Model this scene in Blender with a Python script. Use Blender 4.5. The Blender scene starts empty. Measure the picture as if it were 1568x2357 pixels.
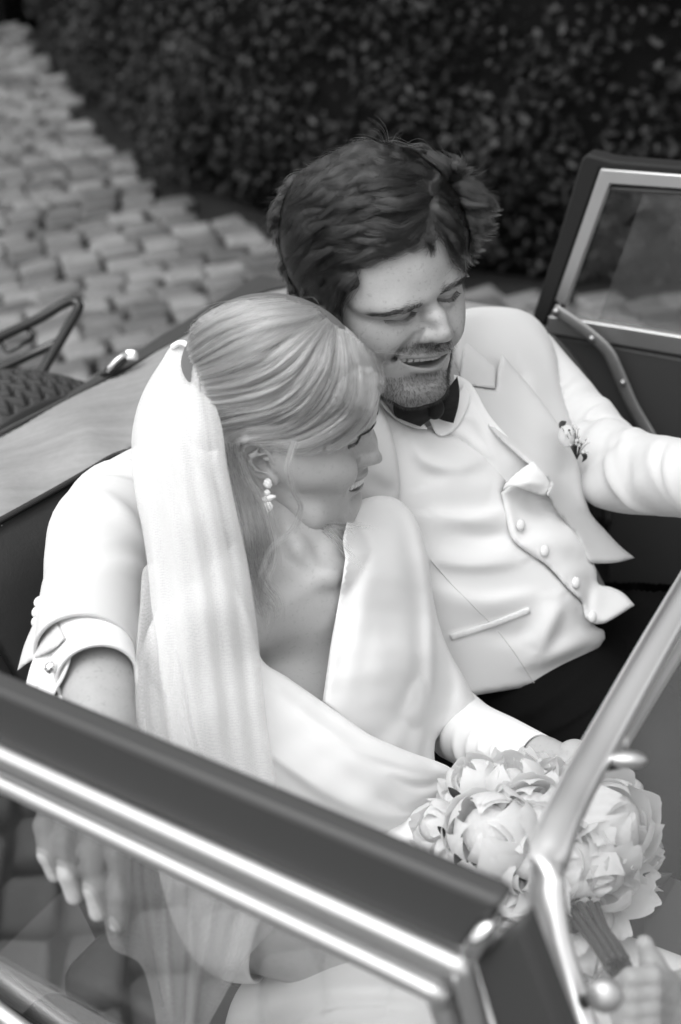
import bpy, bmesh, math, random
import numpy as np
from mathutils import Vector, Matrix
from mathutils.geometry import delaunay_2d_cdt

# ------------------------------------------------------------------ camera
S = bpy.context.scene
F, CX, CY = 3273.6, 784.0, 1178.5            # focal length and centre in pixels of a 1568 x 2357 picture
CAM_H = 1.80
PITCH, ROLL = math.radians(32), math.radians(5)
DN = np.array([math.sin(ROLL)*math.cos(PITCH), -math.cos(ROLL)*math.cos(PITCH), math.sin(PITCH)])  # gravity in lens axes
FWD = np.array([0, 0, 1.0]) - DN*DN[2]; FWD /= np.linalg.norm(FWD)
RGT = np.cross(FWD, DN); RGT = RGT if RGT[0] > 0 else -RGT
MW = np.stack([RGT, FWD, -DN])               # lens axes (right, up, depth) -> world
CAM = np.array([0, 0, CAM_H])
def W(c): return np.asarray(c, float) @ MW.T + CAM
def toc(w): return (np.asarray(w, float) - CAM) @ MW
def C(x, y, d): return np.array([(x-CX)/F*d, (CY-y)/F*d, d])
def Cs(l): return np.array([C(*p[:3]) for p in l])
cam_data = bpy.data.cameras.new('camera'); cam = bpy.data.objects.new('camera', cam_data)
S.collection.objects.link(cam); S.camera = cam
cam_data.sensor_fit = 'VERTICAL'; cam_data.sensor_height = 36; cam_data.sensor_width = 24; cam_data.lens = 50
cam_data.clip_start = 0.05; cam_data.clip_end = 300
m = Matrix.Identity(4)
for i, v in enumerate((MW @ np.array([1, 0, 0]), MW @ np.array([0, 1, 0]), MW @ np.array([0, 0, -1]))):
    for j in range(3): m[j][i] = v[j]
m.translation = Vector(CAM); cam.matrix_world = m
cam_data.dof.use_dof = True; cam_data.dof.focus_distance = 1.53; cam_data.dof.aperture_fstop = 3.4

# ------------------------------------------------------------------ sky and light (soft overcast, black and white film)
wd = bpy.data.worlds.new('World'); S.world = wd; wd.use_nodes = True
wn = wd.node_tree; bg = wn.nodes['Background']
SUN_EL, SUN_AZ = math.radians(66), math.radians(-135)     # azimuth measured from +Y (view direction) towards +X
sky = wn.nodes.new('ShaderNodeTexSky'); sky.sky_type = 'NISHITA'; sky.sun_disc = False
sky.sun_elevation = SUN_EL; sky.sun_rotation = SUN_AZ; sky.air_density = 1.0; sky.dust_density = 3.0
bw = wn.nodes.new('ShaderNodeRGBToBW'); wn.links.new(sky.outputs[0], bw.inputs[0]); wn.links.new(bw.outputs[0], bg.inputs[0])
bg.inputs[1].default_value = 0.145
sl = bpy.data.lights.new('sun', 'SUN'); sun = bpy.data.objects.new('sun', sl); S.collection.objects.link(sun)
sl.energy = .65; sl.angle = math.radians(80); sl.color = (1, 1, 1)
sd = Vector((math.sin(SUN_AZ)*math.cos(SUN_EL), math.cos(SUN_AZ)*math.cos(SUN_EL), math.sin(SUN_EL)))
sun.rotation_euler = sd.to_track_quat('Z', 'Y').to_euler()
S.view_settings.view_transform = 'Standard'; S.view_settings.look = 'None'
S.view_settings.exposure = 1.2; S.view_settings.gamma = 1
S.render.engine = 'CYCLES'; S.cycles.use_denoising = True; S.cycles.transparent_max_bounces = 16
S.cycles.max_bounces = 7; S.cycles.diffuse_bounces = 3; S.cycles.glossy_bounces = 3; S.cycles.transmission_bounces = 6; S.cycles.caustics_reflective = False; S.cycles.caustics_refractive = False

# ------------------------------------------------------------------ materials
def mat(name, col=0.5, rough=0.6, metal=0.0, spec=0.5, noise=None, bump=None, sss=0, sheen=0, coat=0, attr=None, freckle=0):
    """grey principled material; noise=(scale, amount[, stretch]) varies the colour; bump=(scale, strength, distance)"""
    M = bpy.data.materials.new(name); M.use_nodes = True; nt = M.node_tree; N = nt.nodes; L = nt.links
    p = N['Principled BSDF']; p.inputs['Roughness'].default_value = rough; p.inputs['Metallic'].default_value = metal
    p.inputs['Specular IOR Level'].default_value = spec
    if sss:
        p.inputs['Subsurface Weight'].default_value = sss; p.inputs['Subsurface Radius'].default_value = (.006, .006, .006)
        p.inputs['Subsurface Scale'].default_value = 1.0
    if sheen: p.inputs['Sheen Weight'].default_value = sheen
    if coat: p.inputs['Coat Weight'].default_value = coat; p.inputs['Coat Roughness'].default_value = .15
    tc = N.new('ShaderNodeTexCoord')
    cur = None
    def val(x):
        v = N.new('ShaderNodeValue'); v.outputs[0].default_value = x; return v.outputs[0]
    def math_(op, a, b):
        n = N.new('ShaderNodeMath'); n.operation = op
        for i, q in enumerate((a, b)):
            if isinstance(q, (int, float)): n.inputs[i].default_value = q
            else: L.new(q, n.inputs[i])
        return n.outputs[0]
    cur = val(col)
    if attr:
        a = N.new('ShaderNodeAttribute'); a.attribute_name = attr; cur = math_('MULTIPLY', cur, a.outputs['Fac'])
    if noise:
        for (sc, am, *st) in (noise if isinstance(noise, list) else [noise]):
            n = N.new('ShaderNodeTexNoise'); n.inputs['Scale'].default_value = sc; n.inputs['Detail'].default_value = 6
            if st:
                mp = N.new('ShaderNodeMapping'); mp.inputs['Scale'].default_value = st[0]; L.new(tc.outputs['Object'], mp.inputs[0]); L.new(mp.outputs[0], n.inputs['Vector'])
            else: L.new(tc.outputs['Object'], n.inputs['Vector'])
            k = math_('MULTIPLY', math_('SUBTRACT', n.outputs['Fac'], 0.5), am*2)
            cur = math_('MULTIPLY', cur, math_('ADD', k, 1.0))
    if freckle:
        n = N.new('ShaderNodeTexNoise'); n.inputs['Scale'].default_value = 230; n.inputs['Detail'].default_value = 2; L.new(tc.outputs['Object'], n.inputs['Vector'])
        r = N.new('ShaderNodeMapRange'); L.new(n.outputs['Fac'], r.inputs[0]); r.inputs[1].default_value = .60; r.inputs[2].default_value = .70; r.inputs[3].default_value = 1.0; r.inputs[4].default_value = 1-freckle
        cur = math_('MULTIPLY', cur, r.outputs[0])
    L.new(cur, p.inputs['Base Color'])
    if bump:
        prev = None
        for (sc, stg, dist) in (bump if isinstance(bump, list) else [bump]):
            n = N.new('ShaderNodeTexNoise'); n.inputs['Scale'].default_value = sc; n.inputs['Detail'].default_value = 4
            L.new(tc.outputs['Object'], n.inputs['Vector'])
            b = N.new('ShaderNodeBump'); b.inputs['Strength'].default_value = stg; b.inputs['Distance'].default_value = dist
            L.new(n.outputs['Fac'], b.inputs['Height'])
            if prev: L.new(prev, b.inputs['Normal'])
            prev = b.outputs[0]
        L.new(prev, p.inputs['Normal'])
    return M

# ------------------------------------------------------------------ objects
def base_of(p):
    return np.array(p.location) + (base_of(p.parent) if p.parent else 0) if p is not None else np.zeros(3)
def tag(o, label=None, cat=None, group=None, kind=None):
    for k, v in (('label', label), ('category', cat), ('group', group), ('kind', kind)):
        if v: o[k] = v
    return o
def empty(name, loc, label=None, cat=None, group=None, parent=None):
    o = bpy.data.objects.new(name, None); S.collection.objects.link(o)
    o.parent = parent; o.location = Vector(np.asarray(loc, float) - base_of(parent)); o.empty_display_size = .1
    return tag(o, label, cat, group)
def mk(name, verts, faces, material, parent=None, smooth=True, space='cam', attrs=None, orient=True, origin=None, **tags):
    """one mesh object; verts in lens space ('cam') or world space ('w')"""
    v = np.asarray(verts, float).reshape(-1, 3)
    if space == 'cam': v = W(v)
    o0 = np.asarray(origin, float) if origin is not None else (v.min(0)+v.max(0))/2*np.array([1, 1, 0]) + np.array([0, 0, v[:, 2].min()])
    faces = np.asarray(faces) if not isinstance(faces, list) else faces
    me = bpy.data.meshes.new(name)
    if isinstance(faces, np.ndarray):
        if orient:
            t = faces[:, :3]; a, b, c = v[t[:, 0]], v[t[:, 1]], v[t[:, 2]]
            vol = np.einsum('ij,ij->', a-o0, np.cross(b-o0, c-o0))
            if faces.shape[1] == 4:
                a, b, c = v[faces[:, 0]], v[faces[:, 2]], v[faces[:, 3]]; vol += np.einsum('ij,ij->', a-o0, np.cross(b-o0, c-o0))
            if vol < 0: faces = faces[:, ::-1]
        n, k = faces.shape
        me.vertices.add(len(v)); me.vertices.foreach_set('co', (v-o0).ravel())
        me.loops.add(n*k); me.loops.foreach_set('vertex_index', faces.ravel().astype(np.int32))
        me.polygons.add(n); me.polygons.foreach_set('loop_start', np.arange(0, n*k, k, dtype=np.int32))
        me.update(calc_edges=True)
    else:
        me.from_pydata((v-o0).tolist(), [], [list(map(int, f)) for f in faces])
        bm = bmesh.new(); bm.from_mesh(me); bmesh.ops.recalc_face_normals(bm, faces=bm.faces); bm.to_mesh(me); bm.free()
    me.validate()
    if smooth: me.polygons.foreach_set('use_smooth', np.ones(len(me.polygons), bool))
    if smooth == 'auto':
        me.set_sharp_from_angle(angle=math.radians(35))
    if attrs:
        for k, a in attrs.items():
            at = me.attributes.new(k, 'FLOAT', 'POINT'); at.data.foreach_set('value', np.asarray(a, np.float32))
    me.materials.append(material)
    o = bpy.data.objects.new(name, me); S.collection.objects.link(o)
    o.parent = parent; o.location = Vector(o0 - base_of(parent))
    tag(o, **tags)
    return o
def copy_tree(o, parent=None):
    c = o.copy(); S.collection.objects.link(c); c.parent = parent
    for ch in list(o.children): copy_tree(ch, c)
    return c

# ------------------------------------------------------------------ implicit modelling
def smin(a, b, k):
    if k <= 0: return np.minimum(a, b)
    h = np.maximum(k-np.abs(a-b), 0)/k
    return np.minimum(a, b) - h*h*k*.25
class Field:
    def __init__(s, lo, hi, h):
        s.lo = np.array(lo, np.float32); s.h = h
        s.n = np.ceil((np.array(hi)-s.lo)/h).astype(int)+1
        s.v = np.full(s.n, 1.0, np.float32); s.pad = .03
        s.ax = [s.lo[i]+h*np.arange(s.n[i], dtype=np.float32) for i in range(3)]
    def op(s, fn, lo, hi, k, mode='add'):
        if mode == 'add': lo, hi = np.array(lo)-s.pad, np.array(hi)+s.pad
        a = np.clip(np.floor((np.array(lo)-k-2*s.h-s.lo)/s.h).astype(int), 0, s.n-1); b = np.clip(np.ceil((np.array(hi)+k+2*s.h-s.lo)/s.h).astype(int)+1, 1, s.n)
        if (b <= a).any(): return
        sl = tuple(slice(a[i], b[i]) for i in range(3))
        x = s.ax[0][sl[0]][:, None, None]; y = s.ax[1][sl[1]][None, :, None]; z = s.ax[2][sl[2]][None, None, :]
        d = fn(x, y, z).astype(np.float32)
        s.v[sl] = smin(s.v[sl], d, k) if mode == 'add' else -smin(-s.v[sl], d, k)
    def ell(s, c, r, k=.01, mode='add', R=None):
        c = np.asarray(c, np.float32); r = np.asarray(r, np.float32); m = float(max(r)) if R is not None else r
        def fn(x, y, z):
            x, y, z = x-c[0], y-c[1], z-c[2]
            if R is not None: x, y, z = (R[0, i]*x+R[1, i]*y+R[2, i]*z for i in range(3))
            k0 = np.sqrt((x/r[0])**2+(y/r[1])**2+(z/r[2])**2)+1e-6; k1 = np.sqrt((x/r[0]**2)**2+(y/r[1]**2)**2+(z/r[2]**2)**2)+1e-6
            return k0*(k0-1)/k1
        s.op(fn, c-m-1.3*k, c+m+1.3*k, k, mode)
    def cap(s, a, b, ra, rb, k=.01, mode='add'):
        a = np.asarray(a, np.float32); b = np.asarray(b, np.float32); ab = b-a; L2 = float(ab@ab)+1e-12
        def fn(x, y, z):
            t = np.clip(((x-a[0])*ab[0]+(y-a[1])*ab[1]+(z-a[2])*ab[2])/L2, 0, 1)
            return np.sqrt((x-a[0]-t*ab[0])**2+(y-a[1]-t*ab[1])**2+(z-a[2]-t*ab[2])**2)-(ra+t*(rb-ra))
        m = max(ra, rb); s.op(fn, np.minimum(a, b)-m, np.maximum(a, b)+m, k, mode)
    def chain(s, pts, rad, k=.01, mode='add'):
        for i in range(len(pts)-1): s.cap(pts[i], pts[i+1], rad[i], rad[i+1], k, mode)
    def mesh(s):
        v = s.v; n = s.n-1; ins = v < 0
        cnt = np.zeros(n, np.uint8)
        for i in (0, 1):
            for j in (0, 1):
                for k in (0, 1): cnt += ins[i:n[0]+i, j:n[1]+j, k:n[2]+k]
        act = np.argwhere((cnt > 0) & (cnt < 8)); idx = np.full(n, -1, np.int32); idx[tuple(act.T)] = np.arange(len(act))
        acc = np.zeros((len(act), 3)); num = np.zeros(len(act))
        cor = [(i, j, k) for i in (0, 1) for j in (0, 1) for k in (0, 1)]
        val = {c: v[act[:, 0]+c[0], act[:, 1]+c[1], act[:, 2]+c[2]] for c in cor}
        for c in cor:
            for ax in range(3):
                if c[ax] == 0:
                    e = list(c); e[ax] = 1; e = tuple(e); a, b = val[c], val[e]
                    mk_ = (a < 0) != (b < 0); t = np.where(mk_, a/(a-b+1e-20*(a == b)), 0)
                    p = np.array(c, float)[None].repeat(len(act), 0); p[:, ax] = t
                    acc[mk_] += p[mk_]; num += mk_
        V = (act+acc/num[:, None])*s.h+s.lo
        Q = []
        for ax in range(3):
            sl0 = [slice(None)]*3; sl1 = [slice(None)]*3; sl0[ax] = slice(0, -1); sl1[ax] = slice(1, None)
            a = ins[tuple(sl0)]; b = ins[tuple(sl1)]; e = np.argwhere(a != b)
            o1, o2 = (ax+1) % 3, (ax+2) % 3
            e = e[(e[:, o1] > 0) & (e[:, o2] > 0) & (e[:, o1] < n[o1]) & (e[:, o2] < n[o2])]
            fl = a[tuple(e.T)]
            q = []
            for d1, d2 in ((-1, -1), (0, -1), (0, 0), (-1, 0)):
                c = e.copy(); c[:, o1] += d1; c[:, o2] += d2; q.append(idx[tuple(c.T)])
            q = np.stack(q, 1); q[~fl] = q[~fl][:, ::-1]; Q.append(q)
        return V, np.concatenate(Q)

def rod(w):
    w = np.asarray(w, float); t = np.linalg.norm(w); k = w/t; K = np.array([[0, -k[2], k[1]], [k[2], 0, -k[0]], [-k[1], k[0], 0]])
    return np.eye(3)+math.sin(t)*K+(1-math.cos(t))*K@K
def rbf_warp(V, src, dst, sig, stiff=1e-3):
    """smooth displacement that carries src points to dst points (gaussian kernels of width sig)"""
    src = np.asarray(src, float); D = np.asarray(dst, float)-src
    K = np.exp(-((src[:, None]-src[None])**2).sum(2)/(2*sig*sig)); w = np.linalg.solve(K+stiff*np.eye(len(src)), D)
    out = V.copy()
    for i in range(0, len(V), 20000):
        out[i:i+20000] += np.exp(-((V[i:i+20000, None]-src[None])**2).sum(2)/(2*sig*sig)) @ w
    return out
def smooth_poly(P, n):
    """Catmull-Rom resampling of a polyline (any dimension) to n points, uniform in arc length"""
    P = np.asarray(P, float)
    if len(P) == 2: return P[0]+(P[1]-P[0])*np.linspace(0, 1, n)[:, None]
    Q = np.vstack([2*P[0]-P[1], P, 2*P[-1]-P[-2]]); out = []
    for i in range(1, len(Q)-2):
        p0, p1, p2, p3 = Q[i-1:i+3]; t = np.linspace(0, 1, 24, endpoint=False)[:, None]
        out.append(.5*((2*p1)+(-p0+p2)*t+(2*p0-5*p1+4*p2-p3)*t*t+(-p0+3*p1-3*p2+p3)*t**3))
    out = np.vstack(out+[P[-1:]]); s = np.r_[0, np.cumsum(np.linalg.norm(np.diff(out, axis=0), axis=1))]
    u = np.linspace(0, s[-1], n); return np.stack([np.interp(u, s, out[:, i]) for i in range(out.shape[1])], 1)
def tube(P, R, sides=8, up=None, flat=1.0, caps=True):
    """swept tube with radius R (scalar or per point); flat squashes it along its second axis"""
    P = np.asarray(P, float); n = len(P); R = np.broadcast_to(np.asarray(R, float), (n,))
    T = np.gradient(P, axis=0); T /= np.linalg.norm(T, axis=1)[:, None]+1e-12
    u = np.asarray(up, float) if up is not None else np.array([.31, .85, .43])
    A = np.cross(T, u); A /= np.linalg.norm(A, axis=1)[:, None]+1e-9; B = np.cross(T, A)
    a = np.linspace(0, 2*np.pi, sides, endpoint=False)
    V = P[:, None]+R[:, None, None]*(np.cos(a)[None, :, None]*A[:, None]+flat*np.sin(a)[None, :, None]*B[:, None])
    V = V.reshape(-1, 3); i = np.arange(n-1)[:, None]*sides; j = np.arange(sides)[None]
    q = np.stack([i+j, i+(j+1) % sides, i+sides+(j+1) % sides, i+sides+j], 2).reshape(-1, 4)
    fs = q.tolist()
    if caps: fs += [list(range(sides))[::-1], [(n-1)*sides+k for k in range(sides)]]
    return V, fs
def cat(parts):
    V, Fc, o = [], [], 0
    for v, f in parts:
        V.append(np.asarray(v)); Fc += [[int(i)+o for i in q] for q in f]; o += len(v)
    return np.vstack(V), Fc
def hair(name, strands, radius, material, parent, tone=None, **tags):
    """strands: array (n, k, 3) in lens space; radius: array (n, k) or scalar"""
    st = np.asarray(strands, np.float32); n, k, _ = st.shape
    w = W(st.reshape(-1, 3)); o0 = w.mean(0)
    hc = bpy.data.hair_curves.new(name); hc.add_curves([k]*n)
    hc.attributes['position'].data.foreach_set('vector', (w-o0).astype(np.float32).ravel())
    r = np.broadcast_to(np.asarray(radius, np.float32), (n, k))
    at = hc.attributes.get('radius') or hc.attributes.new('radius', 'FLOAT', 'POINT'); at.data.foreach_set('value', np.ascontiguousarray(r).ravel())
    if tone is not None:
        at = hc.attributes.new('tone', 'FLOAT', 'POINT'); at.data.foreach_set('value', np.ascontiguousarray(np.broadcast_to(np.asarray(tone, np.float32).reshape(n, -1), (n, k))).ravel())
    hc.materials.append(material)
    o = bpy.data.objects.new(name, hc); S.collection.objects.link(o); o.parent = parent; o.location = Vector(o0-base_of(parent)); tag(o, **tags)
    return o
RNG = np.random.default_rng(7)
# ------------------------------------------------------------------ cloth: sheets and tubes
def tps(ctrl):
    P = np.array([c[:2] for c in ctrl], float)/1000; z = np.array([c[2] for c in ctrl], float); n = len(P)
    def U(a, b):
        r2 = ((a[:, None]-b[None])**2).sum(2); return .5*r2*np.log(r2+1e-12)
    A = np.zeros((n+3, n+3)); A[:n, :n] = U(P, P)+1e-4*np.eye(n); A[:n, n] = 1; A[:n, n+1:] = P; A[n:, :n] = A[:n, n:].T
    w = np.linalg.solve(A, np.r_[z, 0, 0, 0])
    return lambda q: U(np.atleast_2d(q)/1000, P) @ w[:n]+w[n]+(np.atleast_2d(q)/1000) @ w[n+1:]
def seg_dist(Q, poly):
    """distance, parameter 0..1 along the polyline and signed side for every point"""
    A, B = poly[:-1], poly[1:]; L = np.linalg.norm(B-A, axis=1); cum = np.r_[0, np.cumsum(L)]
    bd = np.full(len(Q), 1e9); bt = np.zeros(len(Q)); bs = np.zeros(len(Q))
    for a, b, l, c in zip(A, B, L, cum):
        ab = b-a; t = np.clip(((Q-a) @ ab)/(l*l+1e-9), 0, 1); r = Q-a-t[:, None]*ab; d = np.linalg.norm(r, axis=1); m_ = d < bd
        bd[m_] = d[m_]; bt[m_] = ((c+t*l)/cum[-1])[m_]; bs[m_] = np.sign(ab[0]*r[:, 1]-ab[1]*r[:, 0])[m_]
    return bd, bt, bs
def inside(Q, P):
    x, y = Q[:, 0], Q[:, 1]; r = np.zeros(len(Q), bool); a = P; b = np.roll(P, -1, 0)
    for (x1, y1), (x2, y2) in zip(a, b):
        c = ((y1 > y) != (y2 > y)); r ^= c & (x < (x2-x1)*(y-y1)/(y2-y1+1e-12)+x1)
    return r
def closed_smooth(P, step, sharp=()):
    """closed outline resampled at about 'step' pixels; points listed in 'sharp' stay corners"""
    P = np.asarray(P, float)[:, :2]; n = len(P); out = []
    sh = sorted(sharp)
    if not sh:
        Q = np.vstack([P, P, P]); S_ = smooth_poly(Q, 3000)
        i0 = np.argmin(((S_[900:1300]-P[0])**2).sum(1))+900; i1 = np.argmin(((S_[1900:2300]-P[0])**2).sum(1))+1900
        R = S_[i0:i1]; L = np.linalg.norm(np.diff(R, axis=0), axis=1).sum(); return smooth_poly(R, max(8, int(L/step)))[:-1]
    for a, b in zip(sh, sh[1:]+[sh[0]+n]):
        seg = np.array([P[i % n] for i in range(a, b+1)]); L = np.linalg.norm(np.diff(seg, axis=0), axis=1).sum()
        out.append(smooth_poly(seg, max(2, int(L/step)+1))[:-1])
    return np.vstack(out)
def fold_depth(Q, folds):
    """folds: (points, amplitude m (towards viewer +), width px, skew 0..1) -> depth change"""
    dz = np.zeros(len(Q))
    for pts, amp, wid, *sk in folds:
        pl = smooth_poly(np.array(pts, float), max(6, len(pts)*6)); d, t, s = seg_dist(Q, pl)
        sk = sk[0] if sk else 0
        w = wid*(1+sk*s); env = np.sin(np.pi*np.clip(t*.9+.05, 0, 1))**.6
        dz -= amp*env*np.exp(-(d/w)**2)
    return dz
def sheet(name, outline, ctrl, material, parent, folds=(), thick=.004, roll=(0, 1), step=9, sharp=(), ripple=None, raw=False, attrs=None, hook=None, **tags):
    O = closed_smooth(outline, step, sharp)
    lo, hi = O.min(0), O.max(0)
    gx, gy = np.meshgrid(np.arange(lo[0], hi[0], step), np.arange(lo[1], hi[1], step*.87)); gx = gx+((np.arange(gx.shape[0]) % 2)*step*.5)[:, None]
    G = np.stack([gx.ravel(), gy.ravel()], 1); G = G[inside(G, O)]
    d, _, _ = seg_dist(G, np.vstack([O, O[:1]])); G = G[d > step*.55]
    P2 = np.vstack([O, G]); n = len(O)
    r = delaunay_2d_cdt([Vector(p) for p in P2], [(i, (i+1) % n) for i in range(n)], [], 1, 1e-5)
    P2 = np.array([v[:] for v in r[0]]); T = np.array([f for f in r[2] if len(f) == 3])
    cen = P2[T].mean(1); T = T[inside(cen, O)]
    D = tps(ctrl)(P2)
    if roll[0]:
        d, _, _ = seg_dist(P2, np.vstack([O, O[:1]])); t = np.clip(d/roll[1], 0, 1); D = D+roll[0]*(1-np.sqrt(np.clip(1-(1-t)**2, 0, 1)))
    D = D+fold_depth(P2, folds)
    if ripple:                                              # soft unevenness of real cloth
        a, sc = ripple; ph = RNG.uniform(0, 6.28, (5, 2)); k = RNG.normal(0, 1, (5, 2))/sc
        for i in range(5): D = D+a/2*np.sin(P2 @ k[i]+ph[i, 0])
    if ripple is None and thick <= .006 and not raw:
        ph = RNG.uniform(0, 6.28, 7); k = RNG.normal(0, 1, (7, 2))/RNG.uniform(18, 60, (7, 1))
        for i in range(7): D = D+.00032*np.sin(P2 @ k[i]+ph[i]+1.3*np.sin(P2 @ k[i-1]*.5))
    if hook: D = hook(P2, D)
    front = np.stack([(P2[:, 0]-CX)/F*D, (CY-P2[:, 1])/F*D, D], 1)
    Db = D+thick; back = np.stack([(P2[:, 0]-CX)/F*Db, (CY-P2[:, 1])/F*Db, Db], 1)
    m_ = len(P2); from collections import Counter
    e = np.sort(np.concatenate([T[:, [0, 1]], T[:, [1, 2]], T[:, [2, 0]]]), 1); u, c = np.unique(e, axis=0, return_counts=True); bd = {tuple(x) for x in u[c == 1]}
    side = []
    for t in T:
        for a, b in ((t[0], t[1]), (t[1], t[2]), (t[2], t[0])):
            if (min(a, b), max(a, b)) in bd: side += [(b, a, a+m_), (b, a+m_, b+m_)]
    V = np.vstack([front, back]); Fc = np.vstack([T, T[:, ::-1]+m_, np.array(side)])
    if raw: return V, Fc
    at = {k: np.r_[f(P2), f(P2)] for k, f in attrs.items()} if attrs else None
    return mk(name, V, Fc, material, parent, attrs=at, **tags)
def sleeve(path, rad, rings=60, sides=48, folds=(), flat=1.0, up=None, wall=.0025, hem=True):
    """cloth tube; folds: (s, angle, amp, s-width, angle-width, twist) bumps on the wall; open end gets a turned hem"""
    pr = smooth_poly(np.hstack([np.asarray(path, float), np.asarray(rad, float)[:, None]]), rings); P, R = pr[:, :3], pr[:, 3]
    T = np.gradient(P, axis=0); T /= np.linalg.norm(T, axis=1)[:, None]
    u = np.array([0, 0, -1.0]) if up is None else np.asarray(up, float)
    A = np.cross(T, u); A /= np.linalg.norm(A, axis=1)[:, None]; B = np.cross(A, T); B /= np.linalg.norm(B, axis=1)[:, None]   # B faces the viewer
    a = np.linspace(0, 2*np.pi, sides, endpoint=False); s = np.linspace(0, 1, rings)
    r = R[:, None]*np.ones((1, sides))
    for fs, fa, amp, ws, wa, tw in folds:
        da = (a[None]-fa+np.pi) % (2*np.pi)-np.pi; ds = s[:, None]-fs-tw*da
        r = r+amp*np.exp(-(ds/ws)**2-(da/wa)**2)
    V = P[:, None]+r[:, :, None]*(np.cos(a)[None, :, None]*A[:, None]+flat*np.sin(a)[None, :, None]*B[:, None])
    rows = [V[i] for i in range(rings)]
    if hem:
        for k, q in ((1.0, .985), (1.0, .93)): rows.append(P[-1]+(V[-1]-P[-1])*q)
        for i in range(rings-2, rings-9, -1): rows.append(P[i]+(V[i]-P[i])*(1-wall/R[i]-.03))
    V = np.array(rows); n = len(V); V = V.reshape(-1, 3); i = np.arange(n-1)[:, None]*sides; j = np.arange(sides)[None]
    Fq = np.stack([i+j, i+(j+1) % sides, i+sides+(j+1) % sides, i+sides+j], 2).reshape(-1, 4)
    return V, Fq
def hand_mesh(wrist, palm_end, normal, fingers, thumb, r=.0085, h=.0022, palm_w=.04, extra=()):
    """one hand with a palm and five jointed fingers; all points in lens space"""
    pts = [wrist, palm_end]+[p for fg in fingers for p in fg]+list(thumb)+[p for e in extra for p in e[0]]
    lo = np.min(pts, 0)-.05; hi = np.max(pts, 0)+.05; f = Field(lo, hi, h)
    w, e = np.asarray(wrist), np.asarray(palm_end); ax = (e-w)/np.linalg.norm(e-w); sd = np.cross(ax, normal); sd /= np.linalg.norm(sd)
    for k in (-1, -.33, .33, 1): f.cap(w+sd*k*palm_w*.55, e+sd*k*palm_w, .016, .0125, .016)
    for fg in fingers: f.chain(fg, [r*1.12, r*1.05, r, r*.86][:len(fg)], .004)
    f.chain(thumb, [r*1.7, r*1.35, r*1.1, r*.95][:len(thumb)], .010)
    for p, rr in extra: f.chain(p, rr, .014)
    return f.mesh()
# ------------------------------------------------------------------ ground, cobbles, hedge
def hitz(x, y, z): r = C(x, y, 1.0); d = (CAM_H-z)/(r@DN); return W(r*d)
road_m = mat('road_bedding', .018, .9, spec=.2, noise=[(9, .5), (140, .4)], bump=[(160, .6, .006)])
road = mk('road', [[-90, -60, 0], [90, -60, 0], [90, 120, 0], [-90, 120, 0]], np.array([[0, 1, 2, 3]]), road_m, None, smooth=False, space='w', orient=False, origin=(0, 0, 0), kind='structure', label='cobbled road between the hedge and the open car')
stone_ms = [mat('cobble_stone', c, .62, spec=.45, noise=[(14, .35), (90, .25)], bump=[(45, .5, .006), (260, .5, .003)]) for c in (.09, .125, .155, .20)]
def stone_mesh(seed, sx, sy, seg=2):
    r = np.random.default_rng(seed); bm = bmesh.new(); bmesh.ops.create_cube(bm, size=1)
    bmesh.ops.bevel(bm, geom=bm.edges[:], offset=.15, segments=seg, affect='EDGES', profile=.6)
    for v in bm.verts:
        x, y, z = v.co; bulge = 1-.14*(x*x+y*y) if z > 0 else 1
        v.co = (x*sx*(1+.06*r.normal()), y*sy*(1+.06*r.normal()), z*.055*bulge+.004*r.normal())
    me = bpy.data.meshes.new('cobble'); bm.to_mesh(me); bm.free()
    me.polygons.foreach_set('use_smooth', np.ones(len(me.polygons), bool)); return me
kinds = []; small = []
for i in range(16):
    me = stone_mesh(i, RNG.uniform(.114, .142), RNG.uniform(.086, .100)); me.materials.append(stone_ms[i % 4]); kinds.append(me); small.append(stone_mesh(i+50, RNG.uniform(.114, .142), RNG.uniform(.086, .100), 1))
ra = math.radians(14); rx, ry = np.array([math.cos(ra), math.sin(ra)]), np.array([-math.sin(ra), math.cos(ra)])
cand = []
for j in range(-30, 230):
    off = RNG.uniform(0, .2); 
    for i in range(-110, 60):
        p = rx*((i*.138)+off+RNG.normal(0, .008))+ry*(j*.105+.012*math.sin(i*.7+j)+RNG.normal(0, .006))
        c = toc((p[0], p[1], .03))
        if c[2] > .3:
            px, py = CX+F*c[0]/c[2], CY-F*c[1]/c[2]
            vis = -80 < px < 1650 and -60 < py < 980 and (px < 760 or 600 < py < 760)
            near_ = False
        else: vis = False
        if not vis and not (-5.5 < p[0] < 2.6 and -2.2 < p[1] < 11): continue
        cand.append((0 if vis else 1, np.hypot(p[0], p[1]), p))
cand.sort(key=lambda t: (t[0], t[1])); rest = []
HB = np.array([hitz(x, y, 0)[:2] for x, y in ((1620, 705), (1250, 692), (900, 640), (640, 562), (450, 480), (280, 370), (150, 205), (62, 60), (34, 0))])
HB = np.vstack([HB[0]+(HB[0]-HB[1])/np.linalg.norm(HB[0]-HB[1])*4, HB, HB[-1]+(HB[-1]-HB[-2])/np.linalg.norm(HB[-1]-HB[-2])*9]); HB = smooth_poly(HB, 160)
cnt_ = 0
dds = seg_dist(np.array([c_[2] for c_ in cand]), HB)[0]
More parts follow.
